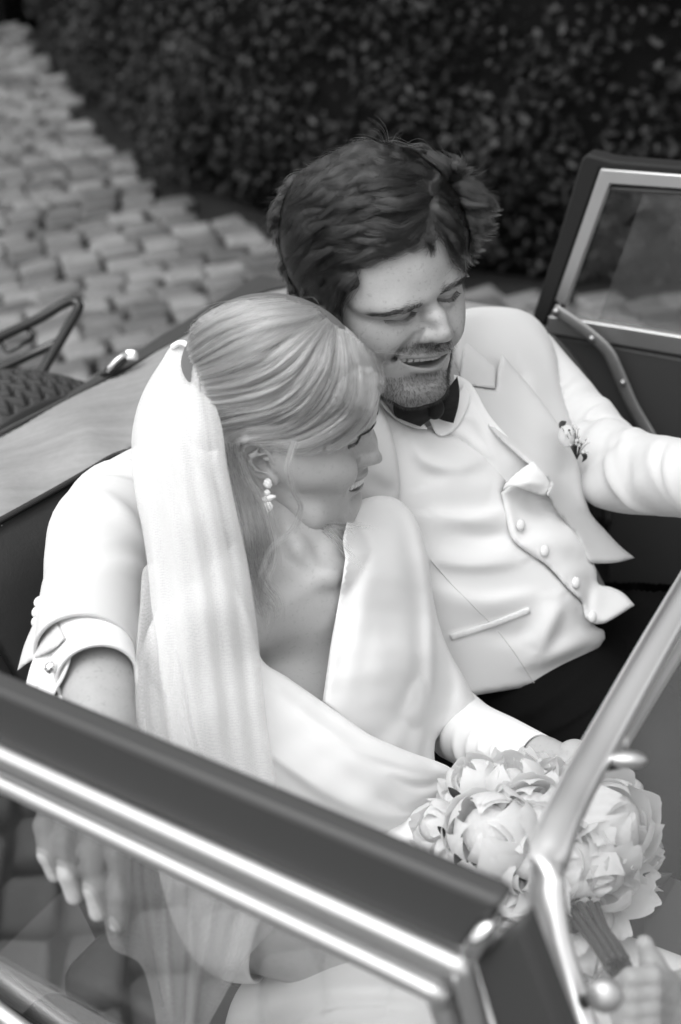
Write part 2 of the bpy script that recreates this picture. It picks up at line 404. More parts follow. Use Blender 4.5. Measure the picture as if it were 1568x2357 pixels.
for (vis, dist, p), dd in zip(cand, dds):
    if dd < .03 or (dist > 24): continue
    if p[1] > 3 and p @ np.array([.0, 1]) > np.interp(p[0], HB[::-1, 0], HB[::-1, 1])-.03 and p[0] > HB[:, 0].min()+.05: continue
    me = kinds[RNG.integers(16)]; rz = ra+RNG.normal(0, .05)+(math.pi if RNG.random() < .5 else 0)
    if vis == 0 and cnt_ < 300:
        o = bpy.data.objects.new('cobble', me); S.collection.objects.link(o); o.parent = road
        o.location = (p[0], p[1], .022+RNG.normal(0, .005)); o.rotation_euler = (RNG.normal(0, .035), RNG.normal(0, .035), rz); cnt_ += 1
    else: rest.append((small[RNG.integers(16)], p, rz))
vs, fs, mi, off = [], [], [], 0
for me, p, rz in rest:
    co = np.empty(len(me.vertices)*3); me.vertices.foreach_get('co', co); co = co.reshape(-1, 3); c, s = math.cos(rz), math.sin(rz)
    vs.append(np.stack([co[:, 0]*c-co[:, 1]*s+p[0], co[:, 0]*s+co[:, 1]*c+p[1], co[:, 2]+.018+RNG.normal(0, .004)], 1))
    fs += [[i+off for i in q.vertices] for q in me.polygons]; off += len(co)
o = mk('cobble_field', np.vstack(vs), fs, stone_ms[1], road, space='w', origin=(0, 0, 0), kind='stuff')
# hedge -----------------------------------------------------------------------
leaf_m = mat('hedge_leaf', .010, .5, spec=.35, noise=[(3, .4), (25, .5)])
core_m = mat('hedge_twig', .006, .9, spec=.1)
hedge = empty('hedge', (HB[60][0], HB[60][1], 0), 'tall dark clipped hedge curving along the cobbled road', 'hedge')
HT = 3.1
tn = np.gradient(HB, axis=0); tn /= np.linalg.norm(tn, axis=1)[:, None]; nm = np.stack([tn[:, 1], -tn[:, 0]], 1)
if (nm[80] @ (np.array([0, 0])-HB[80])) < 0: nm = -nm           # faces the road
core, q = [], []
prof = [(-.16, 0), (-.10, .5), (-.12, HT-.1), (-.9, HT-.1), (-.9, 0)]
for i in range(len(HB)):
    for a, z in prof: core.append((*(HB[i]+nm[i]*a), z))
k = len(prof)
for i in range(len(HB)-1):
    for j in range(k): q.append([i*k+j, i*k+(j+1) % k, (i+1)*k+(j+1) % k, (i+1)*k+j])
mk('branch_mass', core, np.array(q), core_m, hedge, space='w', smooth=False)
cum = np.r_[0, np.cumsum(np.linalg.norm(np.diff(HB, axis=0), axis=1))]
NL = 230000
s = RNG.uniform(0, cum[-1], NL); z = RNG.uniform(.02, HT, NL)
bx, by = np.interp(s, cum, HB[:, 0]), np.interp(s, cum, HB[:, 1]); nx, ny = np.interp(s, cum, nm[:, 0]), np.interp(s, cum, nm[:, 1])
lump = .05*np.sin(s*5.1+2*np.sin(z*3.3))+.05*np.sin(z*6.3+1.7*np.sin(s*4.1))+.035*np.sin(s*13+z*9)+.03*np.sin(z*19-s*7)
dep = lump*.6-.04+RNG.uniform(-.12, .035, NL)-.10*np.exp(-z/.12)
cen = np.stack([bx+nx*dep, by+ny*dep, z], 1)
nv = np.stack([nx*.7, ny*.7, np.full(NL, .55)], 1)+RNG.normal(0, .55, (NL, 3)); nv /= np.linalg.norm(nv, axis=1)[:, None]
rv = np.cross(nv, RNG.normal(size=(NL, 3))); rv /= np.linalg.norm(rv, axis=1)[:, None]; uv_ = np.cross(nv, rv)
L_ = RNG.uniform(.011, .022, NL)[:, None]
lv = np.stack([cen-rv*L_, cen+uv_*L_*.55+nv*L_*.15, cen+rv*L_, cen-uv_*L_*.55+nv*L_*.15], 1).reshape(-1, 3)
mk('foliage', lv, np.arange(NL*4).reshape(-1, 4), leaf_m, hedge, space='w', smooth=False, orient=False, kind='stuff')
# ------------------------------------------------------------------ heads
mm = 1e-3
def face_field(fem=False, h=.0016, gape=4.4, half=28.0, smile=8.5):
    """implicit head: x = own left, y = forward, z = up (metres), origin behind the eyes' level"""
    f = Field((-.098, -.125, -.15), (.098, .14, .135), h)
    E_ = lambda c, r, k=8, mode='add', R=None: f.ell(np.array(c)*mm, np.array(r)*mm, k*mm, mode, R)
    K_ = lambda a, b, ra, rb, k=6, mode='add': f.cap(np.array(a)*mm, np.array(b)*mm, ra*mm, rb*mm, k*mm, mode)
    CH = lambda p, r, k=6, mode='add': f.chain([np.array(q)*mm for q in p], [q*mm for q in r], k*mm, mode)
    jw = .90 if fem else 1.0
    E_((0, -10, 32), (75, 97, 86), 1)
    E_((0, 32, 40), (63, 61, 56), 30)                       # forehead
    E_((0, 30, -32), (58*jw+2, 60, 66), 30)                 # face mass
    for s in (-1, 1):
        CH([(s*56*jw, -2, -66), (s*48*jw, 34, -90), (s*18, 78, -107)], [15, 14, 13], 26)     # jaw
        E_((s*43, 62, -32), (25, 22, 22), 20)               # cheek bone
        E_((s*37, 76, -44) if not fem else (s*36, 78, -45), (18, 15, 17) if not fem else (19, 17, 18), 16)               # raised smiling cheek
        E_((s*62, 18, -20), (14, 34, 30), 22)
    CH([(-48, 66, 11), (-28, 81, 14), (0, 84, 13), (28, 81, 14), (48, 66, 11)], [7, 8 if not fem else 6, 7, 8 if not fem else 6, 7], 22)   # brow
    E_((0, 70, -74), (36, 28, 28), 20)                      # muzzle
    E_((0, 80, -105), (19, 14, 13), 18)                     # chin
    for s in (-1, 1): E_((s*9, 85, -106), (9, 8, 9), 10)
    for s in (-1, 1):                                        # eye sockets, lids
        E_((s*31, 95, -4), (17, 10, 8), 14, 'sub')
        E_((s*19, 94, 0), (8, 8, 9), 12, 'sub')
        E_((s*32, 72.5, -1), (16, 14.2, 13), 6)
        CH([(s*17, 82, -4), (s*25, 86, -7.5), (s*34, 87, -8.5), (s*45, 79, -5.5)], [1.0, 2.5, 2.5, 1.2], 2, 'sub')
        CH([(s*18, 86, 1), (s*26, 88.3, 3), (s*36, 87.6, 2.5), (s*47, 79, -2)], [.6, 1.1, 1.1, .6], 3, 'sub')
        CH([(s*20, 83.5, -13), (s*30, 86, -16), (s*41, 81.5, -13.5)], [1.8, 2.4, 1.8], 6)
    # nose
    nt = (0, 109, -36) if not fem else (0, 108.5, -35.5)
    CH([(0, 86, 8), (0, 92.5, -6), (0, 103, -22), nt], [7.5, 7.2, 8.4, 11.2] if not fem else [5.4, 5.0, 6.0, 8.6], 9)
    for s in (-1, 1):
        E_((s*13.5, 99.5, -42), (8.6, 10.5, 8.4) if not fem else (7.6, 9.5, 7.6), 6)
        K_((s*5, 110, -41), (s*4, 103, -46), 6, 5, 6)
        K_((s*9, 96, -22), (s*16, 88, -40), 6, 7, 14)
        K_((s*7.5, 106, -53), (s*8.5, 99, -45), 3.2, 3.0, 2.5, 'sub')
        CH([(s*23, 96, -40), (s*31, 92.5, -53), (s*38, 84, -67)], [1.5, 2.6, 1.5], 9, 'sub')      # fold from nose to mouth
    for s in (-1, 1): CH([(s*19, 99.5, -33.5), (s*23.5, 97, -40), (s*22, 97, -48)], [.9, 1.3, 1.0], 3.5, 'sub')
    K_((0, 100, -46), (0, 97.5, -55), 3.0, 3.5, 8)
    # lips
    xs = np.linspace(-1, 1, 17)
    yy = lambda u, y0: y0-17*np.abs(u)**2.2
    zc = lambda u: -67-smile*(1-u*u)
    hh = lambda u: gape*np.maximum(1-u*u, 0)**.8
    CH([(u*half, yy(u, 97.5 if not fem else 99), zc(u)+hh(u)+(2.2 if not fem else 2.8)) for u in xs], [1.2+2.6*(1-abs(u)**1.5)-.5*math.exp(-(u/.12)**2) for u in xs], 3.5)
    CH([(u*half*.93, yy(u, 96.0), zc(u)-hh(u)-3.0) for u in xs], [1.0+4.0*(1-abs(u)**1.5) for u in xs], 4)
    hw = half*mm
    def slot(x, y, z):
        u = np.clip(x/hw, -1, 1); c = (-67-smile*(1-u*u))*mm; e = gape*np.maximum(1-u*u, 0)**.8*mm
        return np.maximum(np.maximum(np.abs(z-c)-e, np.abs(x)-hw), np.abs(y-.09)-.02)
    f.op(slot, (-hw, .07, -.095), (hw, .112, -.055), .0015, 'sub')
    for s in (-1, 1): E_((s*(half+3), 81, -66), (1.6, 3, 2.0), 6, 'sub')
    E_((0, 96, -92), (17, 5.5, 4), 9, 'sub')              # crease above the chin
    if fem: E_((0, 42, -99), (40, 40, 19), 18)
    # neck
    K_((0, -20, -50), (0, -24, -92), 54*(.86 if fem else 1), 50*(.86 if fem else 1), 20)
    K_((0, 30, -92), (0, -6, -112), 26, 30, 22)
    # ears
    for s in (-1, 1):
        R = np.array([[.94, -s*.34, 0], [s*.34, .94, 0], [0, 0, 1]]) @ np.array([[1, 0, 0], [0, .97, -.22], [0, .22, .97]])
        e = lambda p: np.array((s*74, -8, -24))+R@np.array(p)
        E_(e((s*2, 0, 0)), (5, 16, 27), 4, R=R)
        E_(e((s*8, 2, 3)), (6.5, 12.5, 21), 3, 'sub', R=R)
        rim = [e((s*(6+2.5*math.cos(a*.8)), 16.5*math.cos(a), 27*math.sin(a)+1)) for a in np.linspace(.05, 4.3, 16)]
        CH(rim, [1.9, 2.2, 2.5]+[2.7]*10+[2.9, 3.2, 3.6], 2)
        CH([e((s*6, 3, 17)), e((s*8, -6, 10)), e((s*8.5, -9, 0)), e((s*7.5, -6, -11)), e((s*6, 3, -15))], [1.6, 2.2, 2.5, 2.5, 2.2], 2.5)
        CH([e((s*6.5, 10, 13)), e((s*8, -3, 10))], [1.6, 2.0], 2.5)
        E_(e((s*4.5, 4, -24)), (4.2, 7.5, 8), 4)
        E_(e((s*5, 13.5, -4)), (3, 3.2, 5), 3)
        CH([e((s*3, 16, 14)), e((s*5, 11, 4)), e((s*4, 3, 3))], [2.0, 2.0, 1.6], 2.5)
        E_(e((s*3, 4, -5)), (7, 5.5, 7.5), 2, 'sub')
        E_(e((s*5, 2, -5)), (6, 8, 9), 2.5, 'sub')
    return f
def place_head(V, pose_w, pose_t, lm, sig=.034, extra=()):
    """rotate the head into lens space, then nudge its features onto the traced landmarks"""
    R = rod(pose_w); t = np.array(pose_t); Q = V @ R.T+t
    src, dst = [], []
    for p, (x, y) in lm:
        c = R@(np.array(p)*mm)+t; src.append(c); dst.append(C(x, y, c[2]))
    for p in extra:                                          # pinned points
        c = R@(np.array(p)*mm)+t; src.append(c); dst.append(c)
    f = lambda A: rbf_warp(A, src, dst, sig, .02)
    return f(Q), (lambda P: f(np.atleast_2d(np.asarray(P, float)*mm) @ R.T+t)), R, t
def teeth_row(n, half, y0, z0, hgt, curve, smile):
    parts = []
    for i in range(n):
        u = (i+.5)/n*2-1; w = half*2/n*.98*(1.12 if abs(u) < .3 else 1)
        x = u*half; y = y0-curve*u*u; z = z0+smile*u*u*.6
        bm = bmesh.new(); bmesh.ops.create_cube(bm, size=1); bmesh.ops.bevel(bm, geom=bm.edges[:], offset=.28, segments=3, affect='EDGES', profile=.6)
        a = -2*curve*u/half*.8
        vs = np.array([v.co[:] for v in bm.verts])*np.array([w, 5, hgt*(1 if i % 2 else .96)]); c, s = math.cos(a), math.sin(a)
        vs = np.stack([vs[:, 0]*c-vs[:, 1]*s+x, vs[:, 0]*s+vs[:, 1]*c+y, vs[:, 2]+z], 1)
        parts.append((vs, [[v.index for v in fc.verts] for fc in bm.faces])); bm.free()
    return cat(parts)
def ball(c, r, n=24):
    u = np.linspace(0, np.pi, n); w = np.linspace(0, 2*np.pi, 2*n, endpoint=False)
    V = np.array([[math.sin(a)*math.cos(b), math.sin(a)*math.sin(b), math.cos(a)] for a in u for b in w])*np.asarray(r)+np.asarray(c)
    m2 = 2*n; f = [[i*m2+j, i*m2+(j+1) % m2, (i+1)*m2+(j+1) % m2, (i+1)*m2+j] for i in range(n-1) for j in range(m2)]
    return V, f
skin_m = mat('skin', .40, .42, spec=.45, sss=.12, attr='tone', noise=[(60, .10), (420, .07)], bump=[(900, .14, .001), (160, .06, .002)], freckle=.16)
skin_f = mat('skin_fair', .42, .40, spec=.45, sss=.15, attr='tone', noise=[(50, .06), (500, .05)], bump=[(1100, .08, .001)], freckle=.12)
enamel = mat('tooth_enamel', .62, .25, spec=.5)
eye_m = mat('eye', .03, .12, spec=.6)
mouth_m = mat('mouth_inside', .03, .5)
# groom's head -----------------------------------------------------
G_W, G_T = (-2.09, -.632, -.305), (.0445, .2655, 1.595)
G_LM = [((-46, 76, -5), (877, 733)), ((-17, 82, -4), (947, 717)), ((17, 82, -4), (1004, 688)), ((46, 76, -5), (1047, 664)),
        ((0, 119, -36), (1031, 772)), ((-21, 99, -43), (966, 778)), ((-28, 84, -67), (914, 827)), ((28, 84, -67), (1026, 812)),
        ((0, 92, -116), (985, 924)), ((0, 90, 1), (984, 692)), ((-48, 72, 11), (850, 716)), ((-14, 90, 13), (957, 702)), ((14, 90, 13), (1006, 672)), ((48, 72, 11), (1054, 636)),
        ((0, 99, -84), (986, 852)), ((0, 84, 65), (1000, 530))]
g_field = face_field(False, gape=5.2, half=28)
V, gQ = g_field.mesh()
gV, g_map, g_R, g_t = place_head(V, G_W, G_T, G_LM, extra=((0, -100, 30), (70, -20, 60), (-70, -20, 60), (0, -30, -150), (0, 30, 110)))
g_loc = V                                                   # head coordinates, for masks
def tone_face(V, beard):
    X, Y, Z = V[:, 0]/mm, V[:, 1]/mm, V[:, 2]/mm
    u = np.clip(X/28, -1, 1); zc = -67-8.5*(1-u*u); lip = np.exp(-((Z-zc)/8.5)**4)*(np.abs(X) < 30)*(Y > 78)*(1-np.abs(u)**3)
    t = 1-.34*lip
    t *= 1-.10*np.exp(-((np.abs(X)-30)/20)**2-((Z+18)/6)**2)*(Y > 60)
    if beard:
        j = (1/(1+np.exp(np.clip((Z+60+.16*np.abs(X)-0.2*(Y-60))/7, -40, 40))))*(Y > -20)*(1/(1+np.exp(np.clip(-(Z+150)/6, -40, 40))))
        bare = np.exp(-np.minimum(((X/34)**2+((Z+76)/14)**2)**1.4, 40))*(Y > 70)
        mo = np.exp(-((Z+57)/6)**2)*(np.abs(X) < 34)*(Y > 80)
        t *= 1-.32*np.clip(j*(1-.75*bare)+.9*mo, 0, 1)
    return t
# bride's head -----------------------------------------------------
B_W, B_T = (2.79, 2.109, 1.3124), (-.0569, .1067, 1.465)
B_LM = [((0, 118, -36), (877, 1055)), ((0, 101, -49), (840, 1072)), ((0, 101, -60), (838, 1082)), ((-28, 83, -67), (786, 1123)),
        ((0, 99, -84), (825, 1128)), ((0, 95, -106), (822, 1165)), ((0, 82, -118), (800, 1199)), ((-46, 76, -5), (790, 1026)), ((-17, 82, -4), (830, 1003)), ((0, 90, 1), (850, 984)),
        ((-74, -4, -54), (614, 1106)), ((-72, 8, -25), (630, 1070)), ((-80, -14, 4), (580, 1012)), ((0, 91, 13), (852, 968)), ((0, 89, 50), (861, 920)),
        ((-20, 99, -43), (816, 1064)), ((0, 112, -20), (866, 1018)), ((-34, 92, -48), (822, 1080)), ((-48, 68, 11), (800, 1000)), ((-50, 20, -90), (700, 1190)), ((-30, 60, -108), (766, 1200))]
b_field = face_field(True, gape=6.4, half=28, smile=9.5)
V, bQ = b_field.mesh(); V = V*.95
bV, b_map0, b_R, b_t = place_head(V, B_W, B_T, [(tuple(.95*c for c in p), q) for p, q in B_LM], extra=((0, -95, 30), (70, -20, 60), (-70, -20, 60), (0, -30, -140), (0, 20, 105)))
b_map = lambda P: b_map0(np.asarray(P, float)*.95)
b_loc = V/.95
# ------------------------------------------------------------------ groom
suit = mat('ivory_wool', .58, .75, spec=.25, sheen=.15, bump=[(1400, .12, .0006), (35, .10, .002)], noise=(30, .015))
vest_m = mat('ivory_satin_wool', .74, .62, spec=.3, sheen=.1, bump=[(1600, .08, .0005), (28, .08, .002)], noise=(25, .015))
shirt_m = mat('white_shirt_cotton', .82, .7, spec=.25, bump=[(1500, .08, .0005)])
black_satin = mat('black_velvet', .012, .7, spec=.2, sheen=.05, bump=[(900, .1, .0005)])
trouser_m = mat('black_trouser_wool', .006, .9, spec=.05, bump=[(1200, .15, .0006), (22, .25, .006)])
button_m = mat('covered_button', .74, .5, spec=.35, bump=[(1500, .1, .0004)])
groom = empty('person', W(C(1330, 1700, 1.86)), 'person in ivory dinner jacket, waistcoat and black bow tie smiling with arm around the passenger', 'person')
# body: head, neck, trunk, right forearm and hand
bparts = [(gV, gQ)]
f = Field((-.28, -.44, 1.50), (.42, .24, 2.10), .006)
f.chain(Cs([(900, 800, 1.65), (940, 900, 1.715), (985, 980, 1.80)]), [.058, .056, .07], .03)
f.chain(Cs([(720, 1070, 1.70), (985, 980, 1.86), (1195, 830, 1.97)]), [.05, .085, .05], .06)
f.chain(Cs([(1010, 1060, 1.87), (1120, 1260, 1.91), (1220, 1480, 1.93), (1290, 1640, 1.93)]), [.10, .11, .11, .115], .06)
f.chain(Cs([(1310, 1660, 1.86), (1560, 1800, 1.78), (1700, 1900, 1.66)]), [.085, .075, .07], .05)
f.chain(Cs([(1330, 1560, 1.98), (1560, 1560, 1.92), (1700, 1600, 1.85)]), [.085, .075, .07], .05)
bparts.append(f.mesh())
f = Field((-.33, -.30, 1.10), (.02, .09, 1.68), .003)
f.chain(Cs([(690, 1070, 1.66), (330, 1160, 1.60), (250, 1215, 1.55), (222, 1400, 1.45), (224, 1560, 1.365), (236, 1690, 1.30)]), [.05, .05, .046, .044, .0355, .031], .01)
bparts.append(f.mesh())
wr = C(238, 1690, 1.30); pe = C(205, 1850, 1.225)
fing = [Cs([(118, 1850, 1.225), (104, 1900, 1.205), (112, 1965, 1.20), (128, 2010, 1.205)]),
        Cs([(165, 1865, 1.22), (150, 1935, 1.195), (158, 2010, 1.19), (172, 2062, 1.195)]),
        Cs([(218, 1875, 1.215), (210, 1960, 1.19), (218, 2045, 1.185), (226, 2100, 1.19)]),
        Cs([(270, 1875, 1.215), (272, 1965, 1.19), (276, 2060, 1.185), (272, 2125, 1.19)])]
thb = Cs([(280, 1740, 1.275), (322, 1830, 1.25), (330, 1900, 1.235), (318, 1960, 1.225)])
bparts.append(hand_mesh(wr, pe, np.array([0, .3, -1.0]), fing, thb, r=.0092, palm_w=.028))
gv, gf = cat(bparts)
tone = np.ones(len(gv)); tone[:len(gV)] = tone_face(g_loc, True)
mk('body', gv, gf, skin_m, groom, attrs={'tone': tone})
for s in (-1, 1):
    v, f_ = ball((s*32, 72.5, -1), 12.6); mk('eye', g_map(v), f_, eye_m, groom)
v, f_ = teeth_row(8, 22, 91, -71.6, 7.0, 9.5, 4); up_t = (g_map(v), f_); v, f_ = teeth_row(8, 19, 86.5, -83, 5, 8, 4)
v, f_ = cat([up_t, (g_map(v), f_)]); mk('teeth', v, f_, enamel, groom)
# trousers
f = Field((.08, -.52, 1.40), (.62, -.10, 2.12), .006)
f.chain(Cs([(1170, 1600, 1.86), (1300, 1660, 1.83), (1420, 1745, 1.77), (1560, 1815, 1.69), (1760, 1930, 1.58)]), [.105, .105, .10, .092, .085], .03)
f.chain(Cs([(1330, 1480, 1.97), (1440, 1500, 1.96), (1560, 1470, 1.90), (1760, 1500, 1.8)]), [.105, .105, .10, .09], .03)
f.chain(Cs([(1180, 1560, 1.88), (1330, 1420, 1.98)]), [.115, .115], .05)
v, q = f.mesh()
px = np.stack([CX+v[:, 0]/v[:, 2]*F, CY-v[:, 1]/v[:, 2]*F], 1)
v[:, 2] += fold_depth(px, [([(1110, 1680), (1250, 1610), (1400, 1490)], .010, 22, .4), ([(1180, 1720), (1320, 1650), (1430, 1560)], .008, 16, -.4), ([(1260, 1745), (1360, 1690), (1460, 1600)], .009, 20, .3),
                           ([(1400, 1450), (1440, 1500), (1500, 1520)], .008, 14), ([(1430, 1300), (1470, 1380), (1560, 1400)], .008, 18, .3)])
mk('trousers', v, q, trouser_m, groom)
# shirt front and collar
SH = [(908, 905, 1.655), (1060, 880, 1.68), (1200, 1060, 1.70), (960, 1000, 1.675), (1160, 1130, 1.705), (1080, 980, 1.68), (900, 1100, 1.66)]
shirt = sheet('shirt', [(905, 890), (990, 860), (1075, 875), (1130, 960), (1215, 1060), (1225, 1110), (1180, 1150), (1120, 1090), (1030, 1040), (930, 1010), (890, 950)], SH, shirt_m, groom,
              folds=[([(1080, 930), (1110, 985), (1150, 1060)], .004, 10, .3), ([(1010, 985), (1060, 1000), (1120, 1050)], .006, 10, -.3), ([(1000, 960), (1050, 950), (1085, 965)], .004, 8)], step=8, thick=.003)
sheet('collar', [(868, 905), (900, 880), (925, 905), (975, 975), (985, 988), (955, 985), (905, 960)], [(870, 905, 1.635), (985, 988, 1.642), (905, 960, 1.638), (925, 900, 1.642)], shirt_m, shirt, step=6, thick=.003, sharp=(0, 4))
sheet('collar', [(985, 960), (1035, 930), (1068, 885), (1082, 920), (1050, 985), (1010, 1003)], [(985, 960, 1.66), (1068, 885, 1.672), (1050, 985, 1.668), (1010, 1003, 1.662)], shirt_m, shirt, step=6, thick=.003, sharp=(0, 2))
# bow tie: two wings and a knot
bow = empty('bow_tie', W(C(985, 950, 1.64)), parent=groom)
sheet('wing', [(912, 890), (975, 905), (1002, 925), (1000, 955), (968, 982), (930, 968), (908, 955), (906, 920)], [(910, 900, 1.622), (1000, 940, 1.638), (968, 982, 1.628), (908, 955, 1.618), (955, 935, 1.612)], black_satin, bow,
      folds=[([(925, 925), (965, 935), (1000, 945)], .006, 9), ([(925, 960), (965, 960), (998, 950)], .004, 7)], step=6, thick=.008, sharp=(0, 4))
sheet('wing', [(1000, 922), (1030, 895), (1053, 866), (1058, 900), (1055, 935), (1044, 974), (1015, 966), (998, 952)], [(1000, 940, 1.642), (1053, 866, 1.655), (1044, 974, 1.65), (1030, 920, 1.636)], black_satin, bow,
      folds=[([(1005, 938), (1030, 930), (1052, 925)], .006, 9), ([(1005, 950), (1025, 952), (1045, 955)], .003, 6)], step=6, thick=.008, sharp=(2, 5))
v, f_ = ball((0, 0, 0), 1, 14); v = v*np.array([.011, .013, .009])+C(1001, 940, 1.632); mk('knot', v, f_, black_satin, bow)
# waistcoat ------------------------------------------------------------------
VT = [(870, 915, 1.635), (920, 1100, 1.64), (1000, 1000, 1.665), (1140, 1070, 1.695), (1000, 1200, 1.655), (1150, 1180, 1.69), (1250, 1290, 1.705), (1350, 1440, 1.745), (1180, 1400, 1.70), (1040, 1420, 1.675), (1100, 1600, 1.72), (1285, 1560, 1.755), (1390, 1465, 1.775), (980, 1600, 1.70), (870, 1300, 1.645)]
VFOLD = [([(1000, 1120), (1060, 1110), (1130, 1130)], .006, 34, .3), ([(950, 1010), (985, 1060), (1050, 1075), (1100, 1060)], .010, 30, -.3), ([(1000, 1185), (1080, 1195), (1165, 1180)], .008, 26, .4),
             ([(1000, 1290), (1090, 1300), (1190, 1290)], .007, 28, -.4), ([(1010, 1360), (1110, 1385), (1230, 1370)], .006, 26, .3), ([(1290, 1390), (1265, 1450), (1240, 1500)], .009, 26, .4), ([(1225, 1530), (1300, 1500), (1370, 1470)], .008, 22, -.3),
             ([(1330, 1395), (1345, 1430), (1370, 1455)], -.008, 16), ([(1050, 1220), (1110, 1235), (1180, 1230)], -.006, 22), ([(1120, 1450), (1180, 1460), (1230, 1440)], -.004, 24)]
VFOLD = [(p_, a_*1.45, *r_) for p_, a_, *r_ in VFOLD]
vest = empty('waistcoat', W(C(1200, 1600, 1.76)), parent=groom)
sheet('front_panel', [(868, 911), (895, 947), (941, 980), (1000, 991), (1056, 1007), (1106, 1035), (1143, 1067), (1166, 1107), (1160, 1135), (1180, 1180), (1200, 1240), (1250, 1290), (1310, 1350), (1350, 1400), (1370, 1440), (1390, 1451), (1393, 1470), (1367, 1502), (1285, 1563), (1230, 1578), (1092, 1601), (1000, 1615), (960, 1500), (880, 1350), (850, 1200), (845, 1040)], VT, vest_m, vest,
      folds=VFOLD,
      step=8, thick=.004, sharp=(0, 7, 16, 20), roll=(.006, 14))
# overlapping buttoned edge
VU = [(1154, 1134, 1.682), (1180, 1240, 1.682), (1262, 1304, 1.698), (1337, 1382, 1.722), (1350, 1423, 1.735), (1400, 1432, 1.745), (1461, 1393, 1.775), (1375, 1341, 1.76), (1349, 1263, 1.745), (1290, 1160, 1.725), (1262, 1110, 1.715), (1215, 1180, 1.70), (1290, 1280, 1.712)]
sheet('overlap_panel', [(1154, 1134), (1163, 1180), (1178, 1238), (1216, 1272), (1262, 1304), (1307, 1354), (1337, 1382), (1343, 1400), (1350, 1424), (1372, 1437), (1400, 1431), (1461, 1393), (1436, 1366), (1408, 1352), (1377, 1343), (1372, 1310), (1352, 1263), (1326, 1226), (1290, 1150), (1275, 1105), (1235, 1085), (1190, 1105)], VU, vest_m, vest,
      folds=[([(1200, 1150), (1240, 1175), (1275, 1170)], -.008, 20), ([(1200, 1255), (1250, 1245), (1320, 1265)], .006, 22), ([(1290, 1320), (1320, 1320), (1355, 1320)], .004, 20), ([(1360, 1345), (1352, 1385), (1352, 1420)], -.008, 14), ([(1170, 1140), (1178, 1190), (1190, 1240), (1225, 1262), (1270, 1295)], .003, 8)],
      step=7, thick=.005, sharp=(0, 9, 11), roll=(.004, 8))
# turned lapel of the waistcoat
sheet('waistcoat_lapel', [(1158, 1128), (1165, 1112), (1200, 1080), (1228, 1062), (1262, 1105), (1265, 1128), (1252, 1141), (1215, 1130), (1180, 1118)], [(1158, 1128, 1.674), (1200, 1080, 1.675), (1228, 1062, 1.68), (1264, 1128, 1.69), (1215, 1130, 1.672), (1210, 1105, 1.664)], vest_m, vest,
      folds=[([(1175, 1118), (1215, 1110), (1250, 1115)], .005, 12, .5)], step=6, thick=.004, sharp=(0, 3))
for x, y in ((1199, 1208), (1254, 1268), (1326, 1341), (1364, 1420)):
    d = tps(VU)((x, y))[0]-.0075; v, f_ = ball((0, 0, 0), 1, 12); v = v*np.array([.0062, .0072, .0035]); a = .5; v = np.stack([v[:, 0]*math.cos(a)-v[:, 2]*math.sin(a), v[:, 1], v[:, 0]*math.sin(a)+v[:, 2]*math.cos(a)], 1)
    mk('button', v+C(x, y, d), f_, button_m, vest)
# welt pocket and dart seam
dv0 = tps(VT); dv = lambda P: dv0(P)+fold_depth(np.atleast_2d(np.asarray(P, float)), VFOLD)
def seam(name, pts, off, r, m_, par, flat=.4):
    P = smooth_poly(np.array(pts, float), 40); d = dv(P)+off; v, f_ = tube(np.stack([(P[:, 0]-CX)/F*d, (CY-P[:, 1])/F*d, d], 1), r, 6, flat=flat); mk(name, v, f_, m_, par)
wl = np.array([(1034, 1461), (1040, 1473), (1222, 1410), (1218, 1398)], float)
sheet('welt_pocket', [(1034, 1461), (1128, 1432), (1218, 1398), (1222, 1411), (1132, 1445), (1040, 1474)], [(x, y, dv((x, y))[0]-.0030) for x, y in wl]+[(1128, 1438, dv((1128, 1438))[0]-.0032)], vest_m, vest, step=5, thick=.003, sharp=(0, 2, 3, 5))
seam('seam', [(992, 1290), (1040, 1345), (1080, 1385), (1132, 1437)], -.0004, .0010, vest_m, vest); seam('seam', [(1146, 1452), (1190, 1510), (1232, 1576)], -.0004, .0010, vest_m, vest)
# jacket ----------------------------------------------------------------------
jk = empty('jacket', W(C(1250, 1300, 1.80)), parent=groom)
JB = [(1065, 715, 1.79), (1130, 706, 1.835), (1190, 712, 1.865), (1240, 740, 1.88), (1285, 830, 1.865), (1300, 900, 1.845), (1335, 1070, 1.79), (1100, 800, 1.77), (1180, 820, 1.80), (1240, 900, 1.795), (1090, 880, 1.735), (1290, 1000, 1.775), (1180, 1000, 1.735)]
sheet('jacket_body', [(1040, 790), (1050, 735), (1072, 712), (1130, 706), (1190, 711), (1232, 731), (1262, 768), (1281, 815), (1291, 865), (1300, 905), (1318, 970), (1340, 1070), (1345, 1130), (1250, 1100), (1150, 980), (1060, 895)], JB, suit, jk,
      folds=[([(1195, 850), (1200, 900), (1210, 950)], -.010, 26, .3), ([(1265, 790), (1283, 850), (1296, 910)], .004, 8, .6), ([(1110, 760), (1170, 790), (1230, 850)], .004, 40)], step=8, thick=.03, roll=(.03, 26))
LP = [(1055, 883, 1.705), (1060, 891, 1.70), (1133, 992, 1.685), (1197, 1052, 1.682), (1262, 1107, 1.680), (1264, 1130, 1.682), (1280, 1176, 1.70), (1350, 1290, 1.74), (1461, 1284, 1.80), (1358, 1180, 1.775), (1335, 1080, 1.772), (1280, 970, 1.762), (1156, 815, 1.758), (1142, 896, 1.735), (1200, 960, 1.735), (1290, 1090, 1.742), (1230, 1030, 1.712)]
